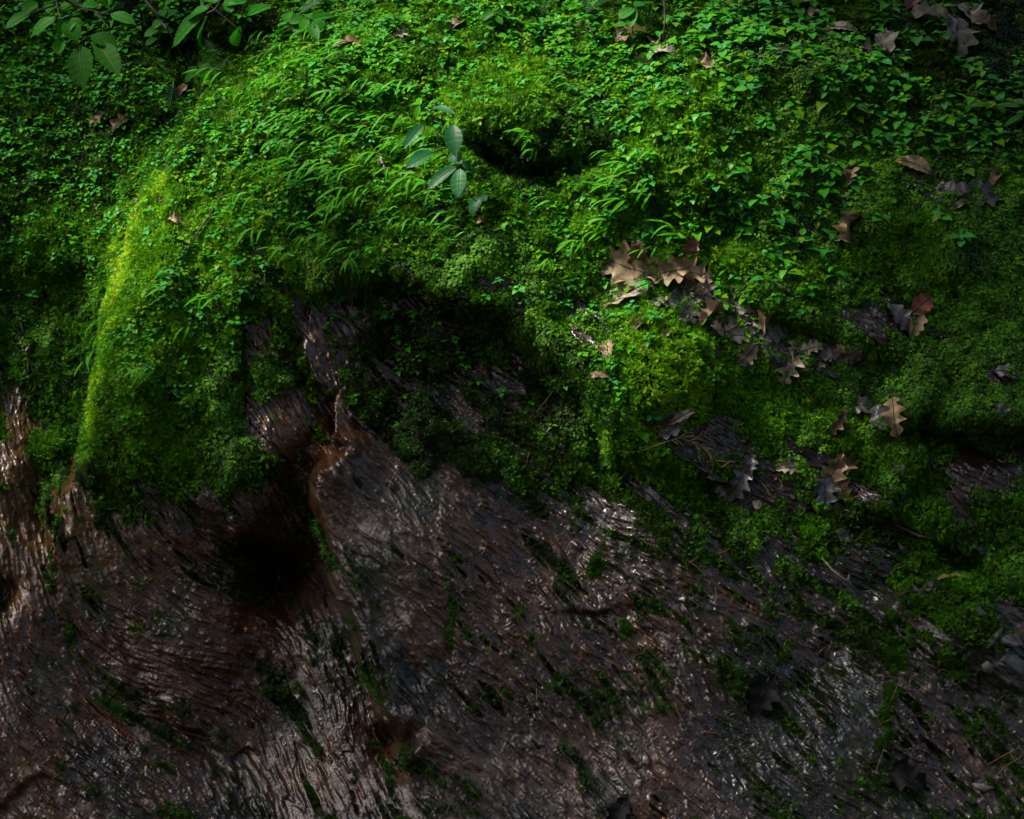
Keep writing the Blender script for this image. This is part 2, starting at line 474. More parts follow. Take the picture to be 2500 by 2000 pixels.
M_GRASS = leaf_mat('stilt_grass_leaf', [(0.050, 0.300, 0.002), (0.090, 0.370, 0.002), (0.060, 0.330, 0.003)], None, 0.5, 0.45, None, 0.15)
M_BIG = leaf_mat('broad_leaf', [(0.018, 0.140, 0.005), (0.032, 0.200, 0.005), (0.022, 0.160, 0.010)], None, 0.5, 0.4, None, 0.15)
M_DARKL = leaf_mat('shade_toned_leaf', [(0.010, 0.060, 0.003), (0.016, 0.075, 0.004)], None, 0.6, 0.3, None, 0.05)  # darker copy of the broad leaf, with shade put into its colour
M_BLUE = leaf_mat('blue_green_leaf', [(0.012, 0.095, 0.026), (0.018, 0.125, 0.034)], None, 0.45, 0.25, None, 0.2)
M_YEL = leaf_mat('yellow_green_leaf', [(0.14, 0.20, 0.01), (0.16, 0.22, 0.015)], None, 0.5, 0.4)
M_STEM = leaf_mat('green_stem', [(0.04, 0.09, 0.01), (0.06, 0.08, 0.015)], None, 0.5, 0)
M_DSTEM = leaf_mat('dark_stem', [(0.018, 0.014, 0.008), (0.03, 0.02, 0.012)], None, 0.6, 0)
M_FERN = leaf_mat('fern_leaf', [(0.012, 0.075, 0.012), (0.016, 0.090, 0.014)], None, 0.5, 0.3)
def dead_mat(name, c, rough=0.5, blotch=0.5, spec=0.3):
    m, nt, pb = newmat(name)
    tcn = N(nt, 'ShaderNodeTexCoord'); nn = N(nt, 'ShaderNodeTexNoise'); nn.inputs['Scale'].default_value = 55; nn.inputs['Detail'].default_value = 6
    oi = N(nt, 'ShaderNodeObjectInfo'); ad = N(nt, 'ShaderNodeVectorMath', operation='ADD')
    nt.links.new(tcn.outputs['Object'], ad.inputs[0]); nt.links.new(oi.outputs['Random'], ad.inputs[1]); nt.links.new(ad.outputs[0], nn.inputs['Vector'])
    cr = N(nt, 'ShaderNodeValToRGB'); el = cr.color_ramp.elements
    el[0].position = 0.32; el[1].position = 0.68
    el[0].color = (*[x * (1 - blotch * 0.8) for x in c], 1); el[1].color = (*[min(1, x * (1 + blotch * 0.5)) for x in c], 1)
    nt.links.new(nn.outputs[0], cr.inputs[0]); nt.links.new(cr.outputs[0], pb.inputs['Base Color'])
    pb.inputs['Roughness'].default_value = rough; pb.inputs['Specular IOR Level'].default_value = spec
    b = N(nt, 'ShaderNodeBump'); b.inputs['Strength'].default_value = 0.35; b.inputs['Distance'].default_value = 0.002
    nt.links.new(nn.outputs[0], b.inputs['Height']); nt.links.new(b.outputs[0], pb.inputs['Normal'])
    return m
D = {'tan': dead_mat('tan_dead_leaf', (0.27, 0.19, 0.105), 0.55, 0.8), 'brown': dead_mat('brown_dead_leaf', (0.14, 0.083, 0.042)),
     'pale': dead_mat('pale_dead_leaf', (0.27, 0.225, 0.155), 0.55, 0.8), 'grey': dead_mat('grey_dead_leaf', (0.22, 0.195, 0.155), 0.5, 0.7),
     'dark': dead_mat('dark_wet_leaf', (0.046, 0.040, 0.039), 0.42, 0.6, 0.4), 'slate': dead_mat('slate_wet_leaf', (0.066, 0.062, 0.064), 0.36, 0.6, 0.5),
     'black': dead_mat('black_wet_leaf', (0.007, 0.006, 0.0055), 0.6, 0.4, 0.12), 'red': dead_mat('red_dead_leaf', (0.16, 0.055, 0.032)),
     'ochre': dead_mat('ochre_dead_leaf', (0.26, 0.16, 0.05))}
M_WOOD = dead_mat('weathered_twig', (0.16, 0.12, 0.085), 0.6); M_DWOOD = dead_mat('brown_twig', (0.055, 0.038, 0.024), 0.6)
M_STRAW = dead_mat('straw', (0.22, 0.15, 0.055), 0.5, 0.3); M_ORN = dead_mat('orange_needle', (0.24, 0.11, 0.030), 0.5, 0.3)
M_STONE = dead_mat('grey_stone', (0.075, 0.070, 0.072), 0.45, 0.7, 0.35); M_BARK = dead_mat('pale_bark', (0.20, 0.17, 0.15), 0.6, 0.5)

# ------------------------------------------------------------------ mosses: millions of tiny leaves nobody could count
def clump_feather(seed, n=12, spread=0.011, ln=(0.008, 0.014), w=0.0015):
    r = random.Random(seed); v = []; f = []
    for k in range(n):
        a = r.uniform(0, 6.283); rad = spread * math.sqrt(r.random()); b = Vector((rad * math.cos(a), rad * math.sin(a), 0))
        t = Matrix.Rotation(r.uniform(0, 6.283), 3, 'Z') @ Vector((math.sin(R(r.uniform(15, 75))), 0, math.cos(R(r.uniform(15, 60))))).normalized()
        L = r.uniform(*ln); s = t.cross(Vector((r.uniform(-.4, .4), r.uniform(-.4, .4), 1))).normalized()
        m_ = b + t * L * 0.55 + Vector((0, 0, 0.0008)); e = b + t * L - Vector((0, 0, 0.0018))
        i = len(v); v += [b, m_ + s * w * 0.5, e, m_ - s * w * 0.5]; f.append((i, i + 1, i + 2, i + 3))
        for q in range(3):
            for sg in (1, -1):
                c = b + t * L * (0.25 + 0.22 * q); tip = c + s * sg * w * 2.1 + t * w * 1.6 + Vector((0, 0, r.uniform(-.0004, .0006)))
                i = len(v); v += [c - t * w * 0.5, c + t * w * 0.7, tip]; f.append((i, i + 1, i + 2))
    return mesh('moss_sprig', v, f)
def clump_round(seed, n=18, spread=0.012, rr=(0.0018, 0.0035)):
    r = random.Random(seed); v = []; f = []
    for k in range(n):
        a = r.uniform(0, 6.283); rad = spread * math.sqrt(r.random())
        c = Vector((rad * math.cos(a), rad * math.sin(a), 0.0055 * (1 - (rad / spread) ** 2) + r.uniform(-.001, .003)))
        nrm = Vector((rad * math.cos(a) * 55 + r.uniform(-.5, .5), rad * math.sin(a) * 55 + r.uniform(-.5, .5), 1)).normalized()
        q = nrm.to_track_quat('Z', 'Y'); R0 = r.uniform(*rr); ph = r.uniform(0, 6)
        i = len(v)
        for h in range(6):
            e = ph + h * 1.0472; v.append(c + q @ Vector((R0 * math.cos(e) * 1.15, R0 * math.sin(e) * 0.85, 0.0003 * (h % 2))))
        f.append(tuple(range(i, i + 6)))
    return mesh('moss_rosette', v, f)
def source(name, meshes, mat):
    c = bpy.data.collections.new(name)
    for k, m in enumerate(meshes):
        if mat and not m.materials: m.materials.append(mat)
        c.objects.link(bpy.data.objects.new('%s_%02d' % (name, k), m))
    return c
def euler_from(nrm, spin):
    """euler angles of frames whose z is nrm, turned by spin about it"""
    zc = nrm; ref = np.where(np.abs(zc[:, 2:3]) < 0.9, [[0, 0, 1.0]], [[1.0, 0, 0]])
    xc = np.cross(ref, zc); xc /= np.linalg.norm(xc, axis=1, keepdims=True); yc = np.cross(zc, xc)
    c, s = np.cos(spin)[:, None], np.sin(spin)[:, None]
    x2 = c * xc + s * yc; y2 = -s * xc + c * yc
    ey = -np.arcsin(np.clip(x2[:, 2], -1, 1)); ex = np.arctan2(y2[:, 2], zc[:, 2]); ez = np.arctan2(x2[:, 1], x2[:, 0])
    return np.stack([ex, ey, ez], -1)
def scatter(name, pts, eul, scl, tint, coll, label, cat):
    m = bpy.data.meshes.new(name); n = len(pts); m.vertices.add(n); m.vertices.foreach_set('co', pts.astype(np.float32).ravel())
    a = m.attributes.new('rot', 'FLOAT_VECTOR', 'POINT'); a.data.foreach_set('vector', eul.astype(np.float32).ravel())
    a = m.attributes.new('scl', 'FLOAT', 'POINT'); a.data.foreach_set('value', scl.astype(np.float32))
    a = m.attributes.new('tint', 'FLOAT', 'POINT'); a.data.foreach_set('value', np.clip(tint, 0, 1).astype(np.float32))
    a = m.attributes.new('pick', 'INT', 'POINT'); a.data.foreach_set('value', rng.integers(0, len(coll.objects), n).astype(np.int32))
    o = link(name, m); gt = bpy.data.node_groups.new(name + '_scatter', 'GeometryNodeTree')
    gt.interface.new_socket('Geometry', in_out='INPUT', socket_type='NodeSocketGeometry')
    gt.interface.new_socket('Geometry', in_out='OUTPUT', socket_type='NodeSocketGeometry')
    gi = gt.nodes.new('NodeGroupInput'); go = gt.nodes.new('NodeGroupOutput')
    ci = gt.nodes.new('GeometryNodeCollectionInfo'); ci.inputs[0].default_value = coll
    ci.inputs['Separate Children'].default_value = True; ci.inputs['Reset Children'].default_value = True
    ip = gt.nodes.new('GeometryNodeInstanceOnPoints'); ip.inputs['Pick Instance'].default_value = True
    def na(nm, dt):
        q = gt.nodes.new('GeometryNodeInputNamedAttribute'); q.data_type = dt; q.inputs[0].default_value = nm; return q.outputs[0]
    gt.links.new(gi.outputs[0], ip.inputs['Points']); gt.links.new(ci.outputs[0], ip.inputs['Instance'])
    gt.links.new(na('pick', 'INT'), ip.inputs['Instance Index'])
    e2r = gt.nodes.new('FunctionNodeEulerToRotation'); gt.links.new(na('rot', 'FLOAT_VECTOR'), e2r.inputs[0])
    gt.links.new(e2r.outputs[0], ip.inputs['Rotation']); gt.links.new(na('scl', 'FLOAT'), ip.inputs['Scale'])
    gt.links.new(ip.outputs[0], go.inputs[0])
    md = o.modifiers.new('scatter', 'NODES'); md.node_group = gt
    return tag(o, label, cat, kind='stuff')
area = np.sqrt(1 + np.clip(gx ** 2 + gz_ ** 2, 0, 30))
def sample(weight, n):
    w = (weight * area).ravel(); c = np.cumsum(w); k = np.searchsorted(c, rng.random(n) * c[-1]); k = np.clip(k, 0, w.size - 1)
    i, j = k // SH[1], k % SH[1]
    dx = (rng.random(n) - .5) * DX; dz = (rng.random(n) - .5) * DX
    p = np.stack([xs[j] + dx, Yd[i, j] + gx[i, j] * dx + gz_[i, j] * dz, zs[i] + dz], -1)
    nr = np.stack([sx_[i, j], -np.ones(n), sz_[i, j]], -1); nr /= np.linalg.norm(nr, axis=1, keepdims=True)
    return p, nr, i, j
def jit(nr, a, upw=0.0):
    m = nr + rng.normal(0, a, nr.shape); m[:, 2] += upw; return m / np.linalg.norm(m, axis=1, keepdims=True)
hn = nz(SH, 16); hn2 = nz(SH, 5); kind_n = nz(SH, 20) + 0.5 * nz(SH, 7)
rightness = sst(1350, 1900, u) * 0.9 * (1 - 0.75 * sst(980, 1200, v)) + sst(330, 420, u) * (1 - sst(470, 560, u)) * sst(620, 760, v) * 0.9
roundm = (1 - low) * (1 - np.exp(-((u - 1370) / 140) ** 4 - ((v - 790) / 140) ** 4)) * sst(-0.25, 0.35, kind_n - 1.15 - 1.6 * (u < 640) * (v < 600) + 1.9 * rightness - 1.2 * sst(0.62, 0.8, hue_w))      # where the round-leaved moss grows
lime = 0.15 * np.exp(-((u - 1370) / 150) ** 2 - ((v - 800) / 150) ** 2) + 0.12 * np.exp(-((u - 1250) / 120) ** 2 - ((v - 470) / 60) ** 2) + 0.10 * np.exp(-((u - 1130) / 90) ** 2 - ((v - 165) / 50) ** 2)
rim_sun = np.zeros(SH)                                              # sunlight on the nose's rim, put into the moss colour
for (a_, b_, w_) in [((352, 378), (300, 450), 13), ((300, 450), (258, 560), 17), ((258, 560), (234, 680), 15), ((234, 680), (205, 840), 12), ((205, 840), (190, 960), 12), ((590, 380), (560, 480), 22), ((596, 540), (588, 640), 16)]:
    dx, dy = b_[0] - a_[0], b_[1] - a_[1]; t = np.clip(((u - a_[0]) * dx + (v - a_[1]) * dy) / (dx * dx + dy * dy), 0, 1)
    rim_sun = np.maximum(rim_sun, np.exp(-(np.hypot(u - a_[0] - t * dx, v - a_[1] - t * dy) / w_) ** 2))
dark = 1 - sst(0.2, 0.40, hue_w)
cov2 = sst(0.30, 0.75, cover)
p, nr, i, j = sample(cov2 * (1 - roundm) * (1 - 0.35 * dark) * (1 - 0.55 * low) + 0.02 * rock * sst(0.8, 2.0, nz(SH, 9)) , 56000)
hgt = rng.normal(0, 1, len(i)); lw = low[i, j]
tint = np.minimum(0.80, (0.05 + 0.62 * hue_w[i, j] + 0.07 * hn[i, j] + 0.06 * hn2[i, j] + rng.normal(0, 0.08, len(i)) + 0.05 * hgt) * (1 - 0.45 * lw)) + lime[i, j] + 0.50 * rim_sun[i, j] * sst(-1.2, 0.8, hn2[i, j] + hn[i, j] * .5 + rng.normal(0, .5, len(i)))
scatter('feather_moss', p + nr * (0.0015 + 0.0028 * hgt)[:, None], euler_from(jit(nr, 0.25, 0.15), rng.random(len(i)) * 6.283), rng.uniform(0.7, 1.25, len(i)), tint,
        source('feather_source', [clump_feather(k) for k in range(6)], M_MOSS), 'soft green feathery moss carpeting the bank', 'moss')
p, nr, i, j = sample(cov2 * roundm, 27000)
hgt = rng.normal(0, 1, len(i))
tint = 0.10 + 0.06 * hgt + 0.75 * hue_w[i, j] + 0.08 * hn[i, j] + 0.06 * hn2[i, j] + rng.normal(0, 0.14, len(i))
scatter('round_leaf_moss', p + nr * (0.0015 + 0.0028 * hgt)[:, None], euler_from(jit(nr, 0.25, 0.2), rng.random(len(i)) * 6.283), rng.uniform(0.7, 1.3, len(i)), tint,
        source('round_source', [clump_round(40 + k) for k in range(6)], M_ROUND), 'small round-leaved moss in dense cushions on the right', 'moss')
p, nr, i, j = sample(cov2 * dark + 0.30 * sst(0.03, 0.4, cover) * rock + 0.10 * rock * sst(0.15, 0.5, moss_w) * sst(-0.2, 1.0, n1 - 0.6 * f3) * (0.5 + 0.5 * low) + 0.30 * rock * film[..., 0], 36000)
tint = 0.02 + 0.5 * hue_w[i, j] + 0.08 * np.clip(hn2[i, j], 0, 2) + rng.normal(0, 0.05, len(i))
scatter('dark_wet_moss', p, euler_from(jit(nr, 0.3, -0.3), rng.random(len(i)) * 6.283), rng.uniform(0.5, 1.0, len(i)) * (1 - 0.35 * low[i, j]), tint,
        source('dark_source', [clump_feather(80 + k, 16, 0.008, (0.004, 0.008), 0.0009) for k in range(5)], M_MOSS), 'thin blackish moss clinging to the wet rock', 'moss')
# bright cushions in the cracks of the lower rock
ck = np.zeros(SH)
for (a_, b_, w_) in [((960,1170),(945,1240),16),((945,1240),(955,1330),12),((950,1330),(945,1430),9),((1265,1190),(1245,1215),14),((1310,1300),(1320,1330),12),((150,1290),(148,1390),12),
    ((590,1440),(620,1500),18),((1880,1290),(1890,1400),26),((1890,1400),(1860,1500),24),((1950,1240),(2110,1205),22),((1940,1330),(2010,1420),24),((1860,1500),(1870,1600),20),((2000,1640),(2010,1725),22),((1660,1360),(1640,1400),14)]:
    dx, dy = b_[0] - a_[0], b_[1] - a_[1]; t = np.clip(((u - a_[0]) * dx + (v - a_[1]) * dy) / (dx * dx + dy * dy), 0, 1)
    ck = np.maximum(ck, np.exp(-(np.hypot(u - a_[0] - t * dx, v - a_[1] - t * dy) / w_) ** 2))
p, nr, i, j = sample(sst(0.55, 1.0, 0.8 * ck + 0.22 * n2 + 0.15 * n1) * (ck > 0.05), 2400)
scatter('crack_moss', p, euler_from(jit(nr, 0.35), rng.random(len(i)) * 6.283), rng.uniform(0.5, 0.9, len(i)), 0.20 + rng.normal(0, 0.09, len(i)),
        source('crack_source', [clump_feather(120 + k, 14, 0.008, (0.005, 0.009), 0.0010) for k in range(4)], M_MOSS), 'green moss tufts filling cracks of the lower rock', 'moss')

# ------------------------------------------------------------------ leaf shapes
def blade(L, Wd, n=7, serr=0.0, fold=0.2, curl=0.3, shape='ovate', tipl=0.0):
    """leaf along +x, width in y, face up +z; rows of left edge, midrib, right edge"""
    v = []; f = []
    for k in range(n + 1):
        t = k / n
        if shape == 'ovate': w = Wd * (math.sin(math.pi * min(1, t ** 0.72)) ** 0.85)
        elif shape == 'lance': w = Wd * (math.sin(math.pi * t ** 0.8) ** 0.75)
        else: w = Wd * math.sin(math.pi * t) ** 0.6
        if k in (0, n): w = 0.0003
        if serr and 0 < k < n: w *= 1 + (serr if k % 2 else -serr)
        if tipl and t > 0.8: w *= 1 - tipl * (t - 0.8) / 0.2
        x = L * t; a = curl * t
        cx = x * math.cos(a * 0.5); cz = -x * math.sin(a * 0.6)
        s = 0.02 * L * (1 if k % 2 else 0) * (1 if serr else 0)
        v += [(cx + s, -w, cz + w * fold), (cx, 0, cz), (cx + s, w, cz + w * fold)]
    for k in range(n):
        a = 3 * k; f += [(a, a + 3, a + 4, a + 1), (a + 1, a + 4, a + 5, a + 2)]
    return v, f
def tube(pts, r0, r1, sides=5):
    v = []; f = []; pts = [Vector(p) for p in pts]
    for k, p in enumerate(pts):
        d = (pts[min(k + 1, len(pts) - 1)] - pts[max(k - 1, 0)]).normalized(); q = d.to_track_quat('Z', 'Y')
        r = r0 + (r1 - r0) * k / max(1, len(pts) - 1)
        for s in range(sides):
            a = 6.2832 * s / sides; v.append(p + q @ Vector((r * math.cos(a), r * math.sin(a), 0)))
    for k in range(len(pts) - 1):
        for s in range(sides):
            a = k * sides + s; b = k * sides + (s + 1) % sides; f.append((a, b, b + sides, a + sides))
    f.append(tuple(range(sides))[::-1]); f.append(tuple(range(len(v) - sides, len(v)))); return v, f
def join(parts):
    v = []; f = []
    for pv, pf, mt in parts:
        o = len(v); v += [mt @ Vector(q) if mt else Vector(q) for q in pv]; f += [tuple(o + i for i in t) for t in pf]
    return v, f
def copy_tree(o, parent=None):
    c = o.copy(); COL.objects.link(c)
    if parent: c.parent = parent
    for ch in o.children: copy_tree(ch, c)
    return c
# seedling prototypes: stem + pairs of toothed leaves
LV = [mesh('seedling_leaf_%d' % k, *blade(0.022, 0.0080, 8, 0.07, 0.22, c, 'ovate', .2), M_SEED, True) for k, c in enumerate((0.25, 0.55, 0.9))]
LVd = [blade(0.022, 0.0080, 6, 0.07, 0.22, c, 'ovate', .2) for c in (0.25, 0.55, 0.9)]
def seed_layout(seed):
    r = random.Random(seed); h = r.uniform(0.018, 0.034); out = []
    az = r.uniform(0, 6.28); npair = r.choice((2, 2, 3))
    for q in range(npair):
        z = h * (1 - 0.36 * q); sc = (0.55, 1.0, 1.1)[q] * r.uniform(0.85, 1.15) if npair == 3 else (0.8, 1.1)[q] * r.uniform(0.85, 1.15)
        for s in range(2):
            out.append((z, az + q * 1.5708 + s * 3.1416 + r.uniform(-.25, .25), sc * r.uniform(0.9, 1.1), r.uniform(-0.40, 0.12), r.randrange(3)))
    return h, out
def seed_matrix(z, a, sc, droop):
    return Matrix.Translation((0, 0, z)) @ Matrix.Rotation(a, 4, 'Z') @ Matrix.Rotation(droop, 4, 'Y') @ Matrix.Translation((0.0025, 0, 0)) @ Matrix.Scale(sc, 4)
seed_protos = []; seed_joined = []
for k in range(7):
    h, lay = seed_layout(200 + k)
    root = bpy.data.objects.new('seedling', None); root.empty_display_size = 0.02; COL.objects.link(root)
    stem = [(0, 0, -0.012), (0.001, 0, h * 0.5), (0, 0, h)]
    link('stem', mesh('seedling_stem', *tube(stem, 0.0008, 0.0006, 4), M_STEM), root)
    js = [(*tube(stem, 0.0008, 0.0006, 3), None)]
    for (z, a, sc, dr, w) in lay:
        link('leaf', LV[w], root, seed_matrix(z, a, sc, dr)); js.append((*LVd[w], seed_matrix(z, a, sc, dr)))
    seed_protos.append(root); seed_joined.append(mesh('seedling_cover', *join(js), M_SEED, True))
# stilt grass: arching stem, narrow leaves hanging to one side (+x)
GB = [mesh('grass_leaf_%d' % k, *blade(0.048, 0.0036, 7, 0, 0.3, c, 'lance'), M_GRASS, True) for k, c in enumerate((0.3, 0.6, 0.95))]
grass_protos = []
for k in range(6):
    r = random.Random(300 + k); root = bpy.data.objects.new('stilt_grass', None); root.empty_display_size = 0.02; COL.objects.link(root)
    H = r.uniform(0.035, 0.055); Ln = r.uniform(0.05, 0.085); pts = []
    for q in range(8):
        t = q / 7; pts.append((Ln * t ** 1.3, 0.004 * math.sin(3 * t), -0.015 + (H + 0.015) * math.sin(t * 1.9) / math.sin(1.57)))
    link('stem', mesh('grass_stem', *tube(pts, 0.0007, 0.0004, 4), M_STEM), root)
    nl = r.choice((4, 5, 5, 6))
    for q in range(nl):
        t = 0.35 + 0.65 * q / (nl - 1); i0 = min(6, int(t * 7)); pp = Vector(pts[i0]).lerp(Vector(pts[i0 + 1]), t * 7 - i0)
        yaw = (0.5 if q % 2 else -0.5) * r.uniform(0.7, 1.3) * (0.2 if q == nl - 1 else 1); sc = (0.65 + 0.4 * math.sin(math.pi * (q + .7) / nl)) * r.uniform(0.85, 1.1)
        link('leaf', GB[r.randrange(3)], root, Matrix.Translation(pp) @ Matrix.Rotation(yaw, 4, 'Z') @ Matrix.Rotation(r.uniform(-0.1, 0.35), 4, 'Y') @ Matrix.Rotation(r.uniform(-.3, .3), 4, 'X') @ Matrix.Scale(sc, 4))
    grass_protos.append(root)

# ------------------------------------------------------------------ landmarks that labels refer to
MARKS = []
def place_dir(uu, vv, ang, lift=0.006, tilt=0.0, roll=0.0):
    """frame on the bank at (uu, vv): x along the picture-plane angle (degrees, 0 = right, 90 = down), z out of the bank"""
    p, n = at1(uu, vv, lift)
    d = Vector((math.cos(R(ang)), 0, -math.sin(R(ang)))); x = (d - n * d.dot(n))
    if x.length < 0.05: x = Vector((1, 0, 0)) - n * n.x
    x.normalize(); y = n.cross(x)
    m = Matrix((x, y, n)).transposed().to_4x4(); m.translation = p
    return m @ Matrix.Rotation(R(roll), 4, 'X') @ Matrix.Rotation(R(-tilt), 4, 'Y')
# ------------------------------------------------------------------ dead leaves
def oak(L, Wd, seed, curl=0.5, lobes=5, deep=0.5, wave=0.1):
    r = random.Random(seed); n = 44; v = []; f = []; ph = r.uniform(-.3, .3); c2 = r.uniform(-.5, .5); kx = r.uniform(-1, 1)
    for k in range(n + 1):
        t = k / n; env = math.sin(math.pi * min(1, 0.04 + 0.96 * t ** 0.85)) ** 0.7
        lo = 0.5 + 0.5 * math.cos(2 * math.pi * (t * lobes + 0.5 + ph * .3)); row = []
        for s in (-1, 1):
            l2 = 0.5 + 0.5 * math.cos(2 * math.pi * (t * lobes + 0.5 + s * 0.09 + ph)); w = Wd * env * (1 - deep + deep * l2) * r.uniform(0.96, 1.03)
            if k in (0, n): w = 0.0008
            row.append(w)
        x = L * (t - 0.5); zc = -curl * L * (t - 0.5) ** 2 * 1.2 + wave * L * 0.12 * math.sin(5 * t + kx * 4)
        for s, w in ((-1, row[0]), (-0.5, row[0]), (0, 0), (0.5, row[1]), (1, row[1])):
            w2 = s * w; up = curl * (abs(s) ** 1.6) * w * (0.9 + 0.4 * math.sin(t * 9 + s * 2 + kx * 5)) + wave * Wd * 0.25 * math.sin(t * 17 + s * 3 + c2 * 9)
            sweep = abs(s) * w * 0.35
            v.append((x + sweep, w2 * (1 - 0.25 * abs(curl) * abs(s)), zc + up - 0.06 * L * (0 if s else 1) * 0.1))
    for k in range(n):
        for q in range(4):
            a = 5 * k + q; f.append((a, a + 5, a + 6, a + 1))
    return v, f
def beech(L, Wd, seed, curl=0.25):
    r = random.Random(seed); n = 26; v = []; f = []
    for k in range(n + 1):
        t = k / n; w = Wd * math.sin(math.pi * t ** 0.9) ** 0.8 * (1.06 if k % 2 else 0.93)
        if k in (0, n): w = 0.0006
        x = L * (t - 0.5); zc = -curl * L * (t - .5) ** 2
        for s in (-1, -.5, 0, .5, 1):
            v.append((x + abs(s) * w * 0.3, s * w, zc + 0.25 * abs(s) * w + (0.0012 if (k // 2) % 2 else 0) * abs(s)))
    for k in range(n):
        for q in range(4):
            a = 5 * k + q; f.append((a, a + 5, a + 6, a + 1))
    return v, f
VM = 2.0 / 2156                 # metres per survey unit at the mean plane
def dead(uu, vv, Lu, ang, col, label, seed, curl=0.5, deep=0.5, lobes=4, wr=0.36, tilt=0, roll=0, lift=0.010, kind='oak', group=None, mark=None, ribs=True):
    L = Lu * VM * .98
    vf = oak(L, L * wr, seed, curl * .95, lobes, deep * .95, .3) if kind == 'oak' else beech(L, L * wr, seed, curl)
    m = mesh('dead_leaf', *vf, D[col], True)
    o = link('dead_leaf', m, None, place_dir(uu, vv, ang, lift, tilt, roll))
    tag(o, label, 'dead leaf', group)
    if ribs and Lu >= 55:
        pv = [Vector(vf[0][5 * k + 2]) + Vector((0, 0, 0.0007)) for k in range(0, len(vf[0]) // 5, 3)]
        link('midrib', mesh('midrib', *tube([pv[0] - Vector((L * .16, 0, 0.002))] + pv, 0.0011, 0.0004, 4), M_DWOOD), o)
    if mark: MARKS.append((uu, vv, mark))
    return o
